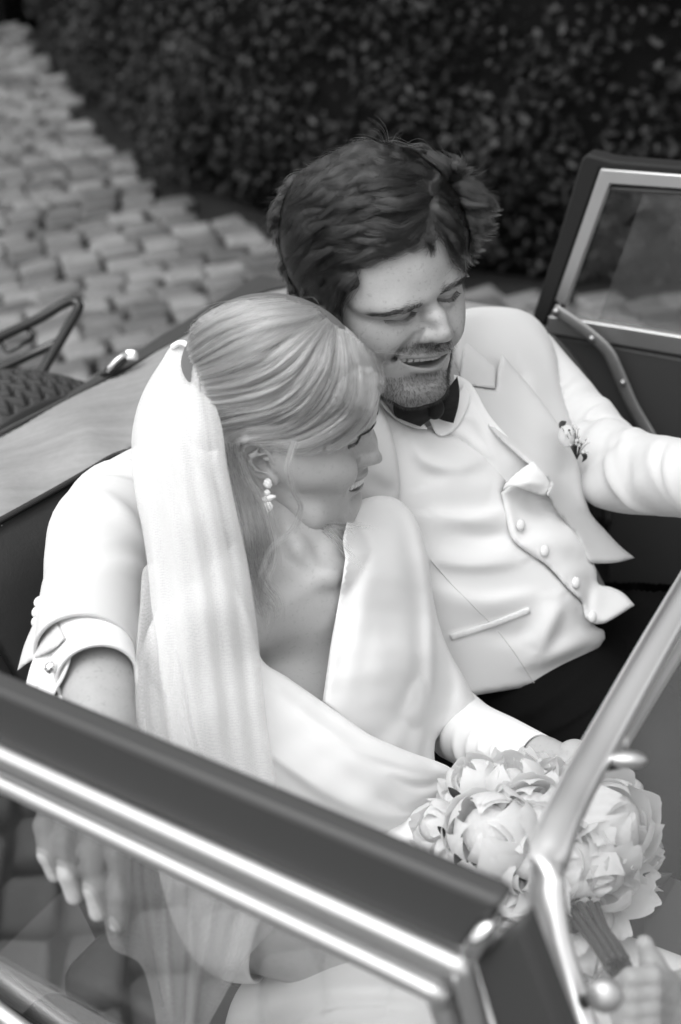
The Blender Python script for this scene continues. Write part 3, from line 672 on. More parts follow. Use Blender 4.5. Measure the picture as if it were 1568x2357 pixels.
sheet('lapel', [(1057, 886), (1080, 919), (1133, 992), (1197, 1052), (1255, 1098), (1266, 1118), (1258, 1138), (1268, 1150), (1282, 1178), (1321, 1226), (1349, 1282), (1365, 1296), (1418, 1295), (1461, 1284), (1428, 1257), (1394, 1221), (1359, 1180), (1343, 1125), (1335, 1079), (1312, 1020), (1280, 969), (1229, 900), (1190, 855), (1156, 814), (1146, 850), (1141, 897)], LP, suit, jk,
      folds=[([(1070, 900), (1133, 988), (1197, 1046), (1255, 1096)], .007, 11, -.3), ([(1255, 1000), (1290, 1070), (1330, 1170)], -.006, 34), ([(1300, 1150), (1340, 1215), (1400, 1270)], .006, 22, .3), ([(1330, 1130), (1345, 1160), (1372, 1195)], .006, 9, .4)],
      step=8, thick=.005, sharp=(0, 6, 13, 23, 25), roll=(.004, 9))
sheet('collar', [(1057, 884), (1062, 845), (1066, 800), (1078, 790), (1141, 846), (1140, 895)], [(1057, 884, 1.704), (1066, 800, 1.755), (1141, 846, 1.745), (1140, 895, 1.734), (1100, 840, 1.735)], suit, jk, step=7, thick=.005, sharp=(0, 2, 4, 5))
sheet('lapel', [(862, 896), (872, 925), (893, 968), (908, 1020), (918, 1075), (921, 1130), (905, 1175), (850, 1180), (800, 1150), (800, 1050), (815, 960), (840, 910)], [(868, 905, 1.62), (921, 1120, 1.622), (905, 1020, 1.618), (800, 1050, 1.60), (850, 1180, 1.615), (815, 960, 1.61)], suit, jk,
      folds=[([(850, 1100), (880, 1125), (915, 1130)], -.005, 22)], step=8, thick=.006, roll=(.004, 10))
sheet('collar_roll', [(858, 896), (868, 893), (888, 925), (915, 955), (945, 977), (938, 982), (905, 960), (880, 935)], [(862, 896, 1.622), (888, 925, 1.628), (915, 958, 1.64), (942, 980, 1.655)], vest_m, vest, step=5, thick=.008, roll=(.006, 7))
# left sleeve
lf = [(.26, 1.9, -.010, .018, .9, .06), (.39, 1.5, -.010, .016, .9, -.06), (.46, 1.9, .010, .018, .8, .08), (.53, 1.9, -.008, .014, .9, -.07), (.63, 2.0, .008, .016, .8, .07), (.78, 1.4, -.006, .014, .8, .06), (.22, 1.5, .010, .05, .9, .03), (.30, 2.4, .014, .045, .5, -.06), (.36, 1.2, -.008, .03, .8, .04), (.42, 2.3, .012, .045, .6, -.05), (.50, 1.5, .008, .03, .9, .05), (.56, 2.4, .010, .04, .5, -.05), (.60, .8, .007, .035, .7, .06), (.66, 1.5, -.005, .025, .8, .05), (.70, 2.1, .007, .04, .6, -.04), (.74, 1.1, .006, .03, .7, .05), (.82, 1.8, .005, .03, .9, .04), (.33, .6, .008, .05, .6, .05)]
v, q = sleeve(Cs([(1200, 810, 1.945), (1252, 900, 1.93), (1325, 1010, 1.885), (1425, 1078, 1.80), (1560, 1100, 1.70), (1720, 1125, 1.58)]), [.045, .055, .062, .054, .047, .043], 90, 64, lf)
mk('sleeve', v, q, suit, jk)
# right sleeve around the bride, cuff, cuff link
rf = [(.33, 1.7, .012, .022, .8, .05), (.38, 2.3, .014, .02, .6, -.06), (.42, 1.3, -.010, .018, .8, .03), (.46, 1.9, .011, .022, .9, .06), (.51, 1.1, -.008, .02, .6, -.05), (.56, 2.0, .008, .022, .8, .06), (.63, 1.3, .008, .025, .7, -.05), (.70, 2.2, -.007, .04, .6, .08), (.76, 1.2, .006, .03, .7, .07), (.86, 1.9, -.005, .05, .5, .08), (.80, .7, .007, .035, .6, .06)]
v, q = sleeve(Cs([(700, 1065, 1.66), (500, 1100, 1.64), (330, 1162, 1.59), (246, 1235, 1.535), (216, 1350, 1.465), (196, 1505, 1.375)]), [.062, .062, .062, .060, .053, .0495], 90, 64, rf)
rs = mk('sleeve', v, q, suit, jk)
sheet('vent_flap', [(118, 1400), (92, 1400), (75, 1440), (55, 1488), (40, 1544), (72, 1521), (125, 1494), (150, 1470)], [(118, 1400, 1.385), (40, 1544, 1.395), (125, 1494, 1.335), (92, 1410, 1.40), (150, 1470, 1.33)], suit, rs, step=7, thick=.004, sharp=(0, 4, 7), roll=(.003, 8))
for x, y in ((88, 1386), (83, 1409), (82, 1431)):
    v, f_ = ball((0, 0, 0), 1, 12); v = v*np.array([.0072, .0062, .0045]); a = .5; v = np.stack([v[:, 0]*math.cos(a)-v[:, 1]*math.sin(a), v[:, 0]*math.sin(a)+v[:, 1]*math.cos(a), v[:, 2]], 1)
    mk('button', v+C(x+6, y, 1.415), f_, button_m, rs)
cuffc = sleeve(Cs([(200, 1440, 1.405), (212, 1500, 1.375), (224, 1562, 1.338)]), [.041, .0405, .039], 24, 48)
cf = mk('cuff', cuffc[0], cuffc[1], shirt_m, shirt)
sheet('cuff_wing', [(138, 1478), (120, 1490), (100, 1530), (85, 1590), (78, 1614), (90, 1620), (118, 1619), (130, 1590), (150, 1555), (165, 1500)], [(138, 1478, 1.352), (78, 1614, 1.345), (118, 1619, 1.325), (160, 1510, 1.325)], shirt_m, cf, step=6, thick=.004, sharp=(4, 6), roll=(.003, 7))
sheet('cuff_wing', [(90, 1495), (72, 1530), (60, 1573), (80, 1592), (120, 1540), (132, 1500)], [(90, 1495, 1.368), (60, 1573, 1.372), (120, 1540, 1.352)], shirt_m, cf, step=6, thick=.004, sharp=(2, 3))
sheet('cuff_wing', [(95, 1612), (88, 1638), (120, 1641), (142, 1635), (142, 1600)], [(95, 1612, 1.345), (88, 1638, 1.345), (142, 1620, 1.33)], shirt_m, cf, step=6, thick=.004, sharp=(1, 3))
chrome = mat('polished_metal', .72, .16, metal=1.0)
v, f_ = ball((0, 0, 0), 1, 14); v = v*np.array([.0058, .0058, .004])*(1+.12*np.sin(v[:, :1]*9)*np.sin(v[:, 1:2]*8)); mk('cuff_link', v+C(117, 1537, 1.325), f_, chrome, cf)
# ------------------------------------------------------------------ bride
crepe = mat('ivory_crepe', .82, .55, spec=.3, sheen=.1, bump=[(1800, .06, .0004), (30, .06, .002)])
bride = empty('person', W(C(800, 2330, 1.62)), 'person in white wrap dress and veil with pearl earring leaning on the driver', 'person')
parts = [(bV, bQ)]
f = Field((-.30, -.52, 1.27), (.26, .10, 1.80), .004)
f.chain(Cs([(660, 1110, 1.50), (684, 1220, 1.515), (694, 1300, 1.525)]), [.040, .040, .05], .02)
f.chain(Cs([(450, 1500, 1.43), (560, 1390, 1.475), (690, 1330, 1.535), (810, 1270, 1.61), (875, 1235, 1.66)]), [.046, .046, .05, .038, .038], .03)
f.chain(Cs([(680, 1380, 1.555), (715, 1600, 1.605), (800, 1900, 1.66), (870, 2150, 1.70)]), [.082, .092, .085, .10], .05)
f.ell(C(850, 1580, 1.60), (.062, .066, .062), .04); f.ell(C(630, 1700, 1.49), (.062, .066, .062), .04)
f.cap(C(742, 1560, 1.46), C(742, 1680, 1.46), .006, .010, .02, 'sub')
f.chain(Cs([(640, 1185, 1.475), (690, 1265, 1.462), (738, 1322, 1.460)]), [.008, .008, .006], .012)           # neck muscle
f.chain(Cs([(745, 1205, 1.51), (752, 1262, 1.486), (754, 1320, 1.468)]), [.009, .008, .007], .012)
f.chain(Cs([(735, 1334, 1.468), (660, 1374, 1.455)]), [.005, .003], .014)
f.chain(Cs([(760, 1328, 1.468), (820, 1285, 1.53), (860, 1250, 1.60)]), [.008, .0075, .008], .014)
f.ell(C(748, 1316, 1.425), (.011, .011, .016), .016, 'sub')
f.ell(C(728, 1272, 1.435), (.011, .028, .020), .016, 'sub')
parts.append(f.mesh())
f = Field((-.20, -.52, 1.10), (.36, -.10, 1.78), .004)                                                        # arms
f.chain(Cs([(890, 1240, 1.665), (950, 1480, 1.71), (1035, 1640, 1.715), (1150, 1708, 1.64), (1250, 1748, 1.56), (1310, 1762, 1.525)]), [.036, .034, .031, .029, .0235, .022], .01)
f.chain(Cs([(440, 1520, 1.43), (470, 1900, 1.47), (560, 2150, 1.45), (800, 2225, 1.41), (1150, 2400, 1.28), (1420, 2480, 1.22), (1600, 2440, 1.20)]), [.042, .038, .034, .031, .027, .024, .022], .01)
parts.append(f.mesh())
fg = [Cs([(1535, 2262+i*34, 1.165), (1500, 2246+i*36, 1.14), (1452, 2250+i*37, 1.135), (1422, 2268+i*36, 1.15)]) for i in range(4)]
parts.append(hand_mesh(C(1600, 2440, 1.20), C(1540, 2315, 1.175), np.array([.6, .2, -1.0]), fg, Cs([(1555, 2340, 1.18), (1530, 2275, 1.17), (1502, 2220, 1.16), (1484, 2172, 1.155)]), r=.0076, palm_w=.024))
fg = [Cs([(1385, 1775+i*24, 1.50-i*.004), (1435, 1790+i*26, 1.475-i*.004), (1462, 1815+i*26, 1.455-i*.004), (1470, 1845+i*24, 1.445)]) for i in range(4)]
parts.append(hand_mesh(C(1310, 1762, 1.525), C(1385, 1800, 1.50), np.array([0, .5, -1.0]), fg, Cs([(1335, 1780, 1.51), (1350, 1830, 1.485), (1372, 1865, 1.465), (1392, 1890, 1.455)]), r=.0078, palm_w=.026))
bv, bf = cat(parts)
tone = np.ones(len(bv)); tone[:len(bV)] = tone_face(b_loc, False)
mk('body', bv, bf, skin_f, bride, attrs={'tone': tone})
def depth_raster(hv):
    B = np.full((330, 240), 9.0); gi = np.floor((CY-hv[:, 1]/hv[:, 2]*F)/8).astype(int)+10; gj = np.floor((CX+hv[:, 0]/hv[:, 2]*F)/8).astype(int)+10; ok_ = (gi >= 0) & (gi < 330) & (gj >= 0) & (gj < 240)
    np.minimum.at(B, (gi[ok_], gj[ok_]), hv[ok_, 2]); pad = np.pad(B, 1, constant_values=9); B = np.min([pad[a:a+330, b:b+240] for a in range(3) for b in range(3)], 0)
    for _ in range(2):
        pad = np.pad(B, 1, mode='edge'); B = np.where(B < 8, np.minimum(B, np.mean([np.minimum(pad[a:a+330, b:b+240], B+.03) for a in range(3) for b in range(3)], 0)), B)
    def fn(P):
        x = np.clip(P[:, 0]/8+9.5, 0, 238); y = np.clip(P[:, 1]/8+9.5, 0, 328); i, j = y.astype(int), x.astype(int); fy, fx = y-i, x-j
        return B[i, j]*(1-fy)*(1-fx)+B[i+1, j]*fy*(1-fx)+B[i, j+1]*(1-fy)*fx+B[i+1, j+1]*fy*fx
    return fn
n_torso = len(parts[0][0])+len(parts[1][0])
body_depth = depth_raster(bv[:n_torso]); torso_depth = depth_raster(bv[len(bV):n_torso]); b_head_depth = depth_raster(bV); g_head_depth = depth_raster(gV)
def over_body(P, D): return np.minimum(D, torso_depth(P)-.006)
for s in (-1, 1):
    v, f_ = ball((s*32, 72.5, -1), 12.6); mk('eye', b_map(v), f_, eye_m, bride)
v, f_ = teeth_row(8, 23, 99.5, -72.8, 11, 12, 4); up_t = (b_map(v), f_); v, f_ = teeth_row(8, 18, 87.5, -84, 5, 8, 4)
v, f_ = cat([up_t, (b_map(v), f_)]); mk('teeth', v, f_, enamel, bride)
# dress ----------------------------------------------------------------------
dress = empty('dress', W(C(800, 2330, 1.60)), parent=bride)
LPN = [(822, 1160, 1.545), (880, 1142, 1.585), (940, 1180, 1.60), (985, 1290, 1.605), (1000, 1400, 1.62), (800, 1285, 1.49), (770, 1430, 1.462), (742, 1615, 1.455), (860, 1330, 1.495), (880, 1540, 1.487), (960, 1500, 1.55), (1040, 1520, 1.63), (1098, 1620, 1.66), (1010, 1690, 1.63), (960, 1700, 1.56), (860, 1720, 1.50), (1000, 1790, 1.58)]
sheet('bodice_panel', [(742, 1617), (752, 1550), (762, 1480), (775, 1410), (788, 1335), (795, 1285), (790, 1240), (805, 1185), (822, 1158), (845, 1146), (880, 1141), (915, 1149), (948, 1180), (972, 1230), (986, 1290), (997, 1370), (1012, 1440), (1035, 1500), (1062, 1548), (1090, 1600), (1101, 1625), (1097, 1640), (1066, 1670), (1010, 1694), (1000, 1730), (1000, 1780), (960, 1800), (850, 1740)], LPN, crepe, dress,
      folds=[([(955, 1190), (985, 1330), (994, 1480), (992, 1600), (965, 1735)], .016, 15, .5), ([(905, 1200), (935, 1380), (940, 1560), (920, 1700)], .006, 26, .3), ([(1045, 1530), (1060, 1590), (1030, 1680)], .008, 18, -.3), ([(860, 1240), (830, 1420), (800, 1600)], .003, 22), ([(1075, 1600), (1060, 1640), (1020, 1680)], .006, 10, .4), ([(890, 1680), (930, 1640), (960, 1560)], -.006, 22)],
      step=8, thick=.004, sharp=(0, 5), roll=(.010, 15), hook=over_body)
RPN = [(440, 1345, 1.41), (320, 1560, 1.40), (450, 1540, 1.392), (600, 1515, 1.418), (742, 1613, 1.448), (850, 1690, 1.464), (960, 1742, 1.50), (1044, 1785, 1.54), (1030, 1815, 1.535), (950, 1875, 1.50), (820, 1946, 1.48), (600, 1960, 1.42), (420, 1900, 1.38), (330, 1750, 1.37), (560, 1700, 1.385), (700, 1780, 1.415), (850, 1830, 1.455)]
sheet('wrap_panel', [(325, 1500), (365, 1405), (440, 1345), (530, 1345), (572, 1420), (602, 1516), (660, 1558), (742, 1615), (800, 1656), (850, 1690), (905, 1715), (955, 1735), (1005, 1752), (1038, 1768), (1047, 1785), (1043, 1803), (1032, 1815), (990, 1850), (940, 1888), (880, 1922), (818, 1946), (700, 1990), (560, 2010), (430, 1980), (345, 1880), (318, 1740), (312, 1600)], RPN, crepe, dress,
      folds=[([(640, 1600), (760, 1700), (880, 1780), (1020, 1800)], .012, 30, .4), ([(700, 1640), (820, 1720), (930, 1760), (1030, 1780)], .008, 16, -.3), ([(620, 1730), (760, 1830), (880, 1880), (965, 1866)], .014, 26, -.45), ([(880, 1835), (935, 1868), (985, 1852)], -.010, 12), ([(560, 1850), (700, 1910), (820, 1925)], .008, 24, .3), ([(1000, 1762), (1028, 1785), (1030, 1808)], .006, 9), ([(905, 1790), (960, 1810), (1015, 1803)], -.008, 10)],
      step=8, thick=.004, sharp=(), roll=(.006, 10), hook=over_body)
f = Field((-.24, -.75, 1.08), (.42, -.22, 1.84), .006)                                                          # skirt over hips and thighs
f.chain(Cs([(760, 1830, 1.60), (830, 2020, 1.62), (870, 2200, 1.62)]), [.088, .10, .11], .05)
f.chain(Cs([(720, 2390, 1.475), (900, 2440, 1.37), (1300, 2600, 1.18)]), [.092, .088, .075], .05)
f.chain(Cs([(900, 2200, 1.64), (1200, 2260, 1.52), (1560, 2380, 1.36)]), [.09, .085, .07], .05)
f.chain(Cs([(930, 1900, 1.555), (960, 2000, 1.555), (1000, 2150, 1.55)]), [.055, .065, .07], .05)
v, q = f.mesh(); px = np.stack([CX+v[:, 0]/v[:, 2]*F, CY-v[:, 1]/v[:, 2]*F], 1)
v[:, 2] += fold_depth(px, [([(520, 2340), (700, 2270), (900, 2262), (1050, 2300)], .012, 16, .4), ([(600, 2370), (780, 2310), (960, 2310)], .008, 12, -.3), ([(820, 1960), (900, 1940), (1000, 1900)], .006, 14), ([(880, 2010), (880, 1940), (900, 1890)], .004, 8)])
mk('skirt', v, q, crepe, dress)
sf = [(.30, 2.2, .006, .04, .7, .03), (.42, 1.8, .006, .03, .8, -.03), (.52, 2.2, .005, .03, .7, .03), (.62, 1.7, .005, .025, .8, -.03), (.72, 2.1, .004, .025, .8, .03), (.80, 2.0, .004, .02, .8, -.02)]
v, q = sleeve(Cs([(1000, 1610, 1.715), (1035, 1650, 1.705), (1085, 1690, 1.66), (1160, 1718, 1.61), (1238, 1746, 1.562)]), [.036, .040, .039, .034, .0275], 70, 48, sf)
mk('sleeve', v, q, crepe, dress)
v, q = sleeve(Cs([(440, 1500, 1.43), (465, 1800, 1.445), (480, 2000, 1.465), (530, 2140, 1.45), (612, 2172, 1.435)]), [.052, .052, .05, .046, .040], 60, 40, [(.5, 1.6, .006, .04, .8, .04), (.7, 1.5, .006, .04, .8, -.04)])
mk('sleeve', v, q, crepe, dress)
# earring ----------------------------------------------------------------------
pearl = mat('pearl', .78, .22, spec=.6, coat=.4, bump=[(260, .25, .001)])
lob = b_map([(-76, 3, -52)])[0]; ed = lob[2]-.012
er = empty('earring', W(C(616, 1180, ed)), parent=bride)
for i, (x, y, sx, sy, sz, a) in enumerate(((616.5, 1113, 9.5, 11, .0038, .2), (615, 1134.5, 7.5, 7.5, .0034, 0), (615, 1148, 20, 6.5, .0030, .28), (617, 1166, 10.5, 11.5, .0030, .1))):
    v, f_ = ball((0, 0, 0), 1, 16); n_ = 1+.07*np.sin(v[:, :1]*5+i)*np.cos(v[:, 1:2]*6+2*i)+.04*np.sin(11*v[:, :1]+3*v[:, 1:2])
    v = v*n_*np.array([sx/F*ed, sy/F*ed, sz])*1.12; v = np.stack([v[:, 0]*math.cos(a)-v[:, 1]*math.sin(a), v[:, 0]*math.sin(a)+v[:, 1]*math.cos(a), v[:, 2]], 1)
    mk('bead', v+C(x, y, ed), f_, pearl, er)
# ------------------------------------------------------------------ veil
def tulle(name, fac, col=.86):
    M = bpy.data.materials.new(name); M.use_nodes = True; nt = M.node_tree; N = nt.nodes; L = nt.links; N.clear()
    out = N.new('ShaderNodeOutputMaterial'); tr = N.new('ShaderNodeBsdfTransparent'); df = N.new('ShaderNodeBsdfDiffuse'); tl = N.new('ShaderNodeBsdfTranslucent')
    for n in (df, tl): n.inputs[0].default_value = (col, col, col, 1)
    m1 = N.new('ShaderNodeMixShader'); m1.inputs[0].default_value = .4; L.new(df.outputs[0], m1.inputs[1]); L.new(tl.outputs[0], m1.inputs[2])
    # woven net: fine cells, denser where the cloth is seen edge-on
    lw = N.new('ShaderNodeLayerWeight'); lw.inputs[0].default_value = .35
    tc = N.new('ShaderNodeTexCoord'); vo = N.new('ShaderNodeTexVoronoi'); vo.feature = 'DISTANCE_TO_EDGE'; vo.inputs['Scale'].default_value = 520; vo.inputs['Randomness'].default_value = .35; L.new(tc.outputs['Object'], vo.inputs['Vector'])
    a = N.new('ShaderNodeMath'); a.operation = 'LESS_THAN'; L.new(vo.outputs['Distance'], a.inputs[0]); a.inputs[1].default_value = .16
    b = N.new('ShaderNodeMath'); b.operation = 'MULTIPLY_ADD'; L.new(a.outputs[0], b.inputs[0]); b.inputs[1].default_value = .08; b.inputs[2].default_value = fac-.03
    c = N.new('ShaderNodeMath'); c.operation = 'MULTIPLY_ADD'; c.use_clamp = True; L.new(lw.outputs['Facing'], c.inputs[0]); c.inputs[1].default_value = .45; L.new(b.outputs[0], c.inputs[2])
    m2 = N.new('ShaderNodeMixShader'); L.new(c.outputs[0], m2.inputs[0]); L.new(tr.outputs[0], m2.inputs[1]); L.new(m1.outputs[0], m2.inputs[2]); L.new(m2.outputs[0], out.inputs[0])
    return M
veil_m = tulle('veil_tulle', .32)
veil_t = tulle('veil_tulle_single', .22)
veil = empty('veil', W(C(430, 1900, 1.34)), parent=bride)
LE = smooth_poly(np.array([(412, 788), (390, 800), (362, 846), (330, 901), (308, 969), (303, 1043), (311, 1134), (325, 1203), (339, 1295), (348, 1387), (360, 1502), (376, 1640), (392, 1740), (410, 1830), (430, 1900)], float), 60)
RE = smooth_poly(np.array([(434, 788), (452, 806), (480, 855), (490, 910), (508, 965), (516, 1029), (527, 1089), (545, 1180), (564, 1263), (582, 1368), (598, 1502), (612, 1640), (626, 1740), (640, 1830), (655, 1900)], float), 60)
def frac(a, lo=0, hi=60): return [tuple(LE[i]*(1-a)+RE[i]*a) for i in range(lo, hi, 6)]
VD = [(420, 790, 1.452), (362, 846, 1.45), (330, 901, 1.445), (304, 1043, 1.43), (325, 1203, 1.40), (345, 1390, 1.375), (365, 1502, 1.355), (467, 855, 1.415), (508, 965, 1.385), (527, 1089, 1.372), (564, 1263, 1.375), (598, 1502, 1.38), (410, 1830, 1.325), (640, 1830, 1.35), (430, 1000, 1.375), (440, 1200, 1.36), (470, 1400, 1.345), (500, 1650, 1.335)]
def veil_hook(P, D): return np.minimum(D, body_depth(P)-.008)
pl = [(frac(a), s*.0028*(.6+.8*RNG.random()), w*1.25, k) for a, s, w, k in ((.10, 1, 9, .3), (.20, -1, 10, 0), (.30, 1, 11, -.4), (.42, -1, 10, 0), (.52, 1, 12, .4), (.63, -1, 9, 0), (.73, 1, 10, -.3), (.84, -1, 8, 0), (.93, 1, 8, .3))]
sheet('veil_layer', list(map(tuple, LE[::4]))+list(map(tuple, RE[::-4])), VD, veil_m, veil, folds=pl, thick=.0012, step=9, hook=veil_hook)
pl2 = [(frac(a), s*.0025*(.6+.8*RNG.random()), w*1.3, k) for a, s, w, k in ((.16, 1, 9, .3), (.28, -1, 10, 0), (.38, 1, 9, -.4), (.55, -1, 12, 0), (.66, 1, 10, .4), (.78, -1, 9, 0))]
sheet('veil_layer', [tuple(LE[i]*.94+RE[i]*.06) for i in range(1, 60, 4)]+[tuple(LE[i]*.18+RE[i]*.82) for i in range(59, 0, -4)], [(x, y, d+.008) for x, y, d in VD], veil_m, veil, folds=pl2, thick=.0012, step=9, hook=lambda P, D: veil_hook(P, D)-.002)
# gathered comb at the crown
v, f_ = tube(smooth_poly(Cs([(395, 800, 1.452), (415, 789, 1.442), (432, 795, 1.434), (441, 812, 1.43)]), 20), [.0015]+[.003]*18+[.0015], 10); mk('comb', v, f_, crepe, veil)
# wide side layer and hanging tail
sheet('veil_layer', [(338, 1300), (322, 1400), (312, 1560), (316, 1680), (334, 1760), (350, 1850), (430, 1900), (520, 1880), (470, 1600), (420, 1350)], [(338, 1300, 1.40), (312, 1560, 1.335), (334, 1760, 1.30), (430, 1900, 1.31), (520, 1880, 1.33), (470, 1600, 1.345), (420, 1350, 1.385)], veil_t, veil,
      folds=[([(335, 1400), (330, 1600), (360, 1800)], .006, 10, .3), ([(370, 1420), (380, 1600), (410, 1850)], -.006, 12), ([(400, 1420), (430, 1650), (470, 1850)], .005, 12)], thick=.001, step=10, hook=veil_hook)
sheet('veil_tail', [(190, 1790), (150, 1880), (128, 1982), (147, 2038), (186, 2043), (230, 2080), (256, 2178), (322, 2218), (350, 2300), (372, 2400), (430, 2440), (490, 2340), (565, 2210), (650, 2110), (705, 1980), (650, 1840), (400, 1770)], [(190, 1790, 1.25), (128, 1982, 1.235), (186, 2043, 1.24), (256, 2178, 1.25), (372, 2400, 1.26), (490, 2340, 1.275), (650, 2110, 1.30), (650, 1840, 1.31), (400, 1770, 1.29), (400, 2050, 1.26)], veil_t, veil,
      folds=[([(260, 1850), (250, 1980), (270, 2150)], .012, 14, .4), ([(320, 1850), (330, 2050), (370, 2300)], -.010, 14), ([(400, 1850), (385, 2080), (400, 2350)], .014, 12, -.4), ([(470, 1860), (440, 2080), (420, 2380)], -.012, 12), ([(540, 1880), (490, 2100), (450, 2360)], .012, 12, .4), ([(600, 1900), (560, 2050), (510, 2250)], -.008, 14)], thick=.001, step=10)
# ------------------------------------------------------------------ open car
AZ = math.radians(36)
CF, CL, CU = np.array([math.cos(AZ), -math.sin(AZ), 0]), np.array([math.sin(AZ), math.cos(AZ), 0]), np.array([0, 0, 1.0])
def K(u, v, z): return u*CF+v*CL+z*CU
def hitv(x, y, v): r = MW @ C(x, y, 1.0); d = v/(r@CL); return CAM+r*d          # ray meets the vertical plane at lateral v
def hitp(x, y, p0, n): r = MW @ C(x, y, 1.0); return CAM+r*(((p0-CAM)@n)/(r@n))
ZT = 1.13
VN = hitz(0, 1593, ZT) @ CL; VF = hitz(1350, 370, ZT) @ CL
car = empty('convertible_car', K(.2, (VN+VF)/2, 0), 'open vintage convertible with side screens, dark leather seat and spare tyre at the rear', 'car')
rubber = mat('dark_vinyl', .048, .45, spec=.4, bump=[(500, .15, .001)])
alu = mat('satin_aluminium', .56, .5, metal=1.0, noise=(40, .04), bump=[(60, .05, .001)])
chrome2 = mat('chrome', .80, .10, metal=1.0)
leather = mat('dark_leather', .026, .38, spec=.45, noise=[(12, .2)], bump=[(320, .30, .0012), (30, .25, .004)])
vinyl = mat('grey_door_vinyl', .05, .5, spec=.35, bump=[(420, .2, .001)], noise=(6, .15))
hoodcloth = mat('light_tonneau_cloth', .25, .75, spec=.25, noise=[(7, .30, (1, 1, 1)), (22, .22, (.35, 2.4, 1)), (90, .12)], bump=[(240, .25, .0012), (14, .2, .006)])
paint = mat('car_paint', .30, .25, spec=.5, coat=.6)
tyre_m = mat('tyre_rubber', .045, .7, spec=.3, bump=[(200, .2, .001)])
black_m = mat('black_tube_paint', .02, .22, spec=.6)
def glass_mat(name, tint, gloss, haze=0.0, col=.5):
    M = bpy.data.materials.new(name); M.use_nodes = True; nt = M.node_tree; N = nt.nodes; L = nt.links; N.clear()
    out = N.new('ShaderNodeOutputMaterial'); tr = N.new('ShaderNodeBsdfTransparent'); tr.inputs[0].default_value = (tint, tint, tint, 1)
    gl = N.new('ShaderNodeBsdfGlossy'); gl.inputs['Roughness'].default_value = .02
    lw = N.new('ShaderNodeLayerWeight'); lw.inputs[0].default_value = .5; pw = N.new('ShaderNodeMath'); pw.operation = 'POWER'; L.new(lw.outputs['Facing'], pw.inputs[0]); pw.inputs[1].default_value = 4.0
    fr = N.new('ShaderNodeMath'); fr.operation = 'MULTIPLY_ADD'; L.new(pw.outputs[0], fr.inputs[0]); fr.inputs[1].default_value = .7; fr.inputs[2].default_value = gloss
    mx = N.new('ShaderNodeMixShader'); L.new(fr.outputs[0], mx.inputs[0]); L.new(tr.outputs[0], mx.inputs[1]); L.new(gl.outputs[0], mx.inputs[2])
    fin = mx.outputs[0]
    if haze:
        df = N.new('ShaderNodeBsdfDiffuse'); df.inputs[0].default_value = (col, col, col, 1); nz = N.new('ShaderNodeTexNoise'); nz.inputs['Scale'].default_value = 9; nz.inputs['Detail'].default_value = 5
        tc = N.new('ShaderNodeTexCoord'); L.new(tc.outputs['Object'], nz.inputs['Vector'])
        mm_ = N.new('ShaderNodeMath'); mm_.operation = 'MULTIPLY'; L.new(nz.outputs['Fac'], mm_.inputs[0]); mm_.inputs[1].default_value = haze*2
        m2 = N.new('ShaderNodeMixShader'); L.new(mm_.outputs[0], m2.inputs[0]); L.new(fin, m2.inputs[1]); L.new(df.outputs[0], m2.inputs[2]); fin = m2.outputs[0]
    L.new(fin, out.inputs[0]); return M
def prism(pts, off, thick):
    """polygon (world points, roughly planar) pushed out to a solid along direction 'off'"""
    P = np.array(pts); n = len(P); o = np.asarray(off, float)*thick
    return np.vstack([P, P+o]), [list(range(n)), list(range(n, 2*n))[::-1]]+[[i, (i+1) % n, n+(i+1) % n, n+i] for i in range(n)]
def bevel_obj(o, w, seg=2):
    b = o.modifiers.new('bevel', 'BEVEL'); b.width = w; b.segments = seg; b.limit_method = 'ANGLE'; b.angle_limit = math.radians(40); return o
# ---- near side screen
ns = empty('side_screen', K(-.1, VN, .6), parent=car)
N_ = lambda x, y, dv=0: hitv(x, y, VN+dv)
v, f_ = prism([N_(-160, 1526), N_(1157, 2086), N_(1062, 2193), N_(-160, 1648)], CL, .022); bevel_obj(mk('top_rail', v, f_, rubber, ns, smooth='auto', space='w'), .006, 3)
v, f_ = prism([N_(1196, 2128), N_(1300, 2400), N_(1330, 2480), N_(1170, 2480), N_(1086, 2219)], CL, .022); bevel_obj(mk('front_post', v, f_, rubber, ns, smooth='auto', space='w'), .005, 3)
p0, p1, p2 = N_(-160, 1670, -.004), N_(1062, 2222, -.004), N_(1160, 2480, -.004)
def rail(a, b, r, bend):
    c = smooth_poly(np.array([a, a+(b-a)*.5, a+(b-a)*.97, b+(bend-b)*.05, b+(bend-b)*.5, bend]), 60); return tube(c, r, 14, up=CL)
for (ya, xb, yb, xc, r) in ((1660, 1060, 2222, 1138, .0085), (1722, 1000, 2278, 1080, .0085)):
    v, f_ = rail(N_(-160, ya, -.003), N_(xb, yb, -.003), r, N_(xc, 2490, -.003)); mk('metal_bead', v, f_, alu, ns, space='w')
v, f_ = prism([N_(-160, 1650, .004), N_(1055, 2205, .004), N_(1110, 2480, .004), N_(1040, 2480, .004), N_(985, 2285, .004), N_(-160, 1742, .004)], CL, .008); mk('metal_channel', v, f_, alu, ns, smooth=False, space='w')
v, f_ = tube([N_(1150, 2100, .01), N_(1120, 2140, -.004), N_(1086, 2190, -.006), N_(1076, 2206, -.004)], [.004, .006, .0075, .005], 12); mk('corner_clip', v, f_, chrome2, ns, space='w')
pane_m = glass_mat('side_screen_perspex', .92, .13, .02, .5)
v, f_ = prism([N_(-160, 1745, .008), N_(985, 2288, .008), N_(1040, 2500, .008), N_(500, 2900, .008), N_(-160, 2600, .008)], CL, .003); mk('pane', v, f_, pane_m, ns, smooth=False, space='w')
v, f_ = tube([N_(-160, 2205, -.004), N_(0, 2330, -.004), N_(120, 2420, -.004), N_(400, 2640, -.004)], .009, 12, up=CL); mk('lower_bead', v, f_, alu, ns, space='w')
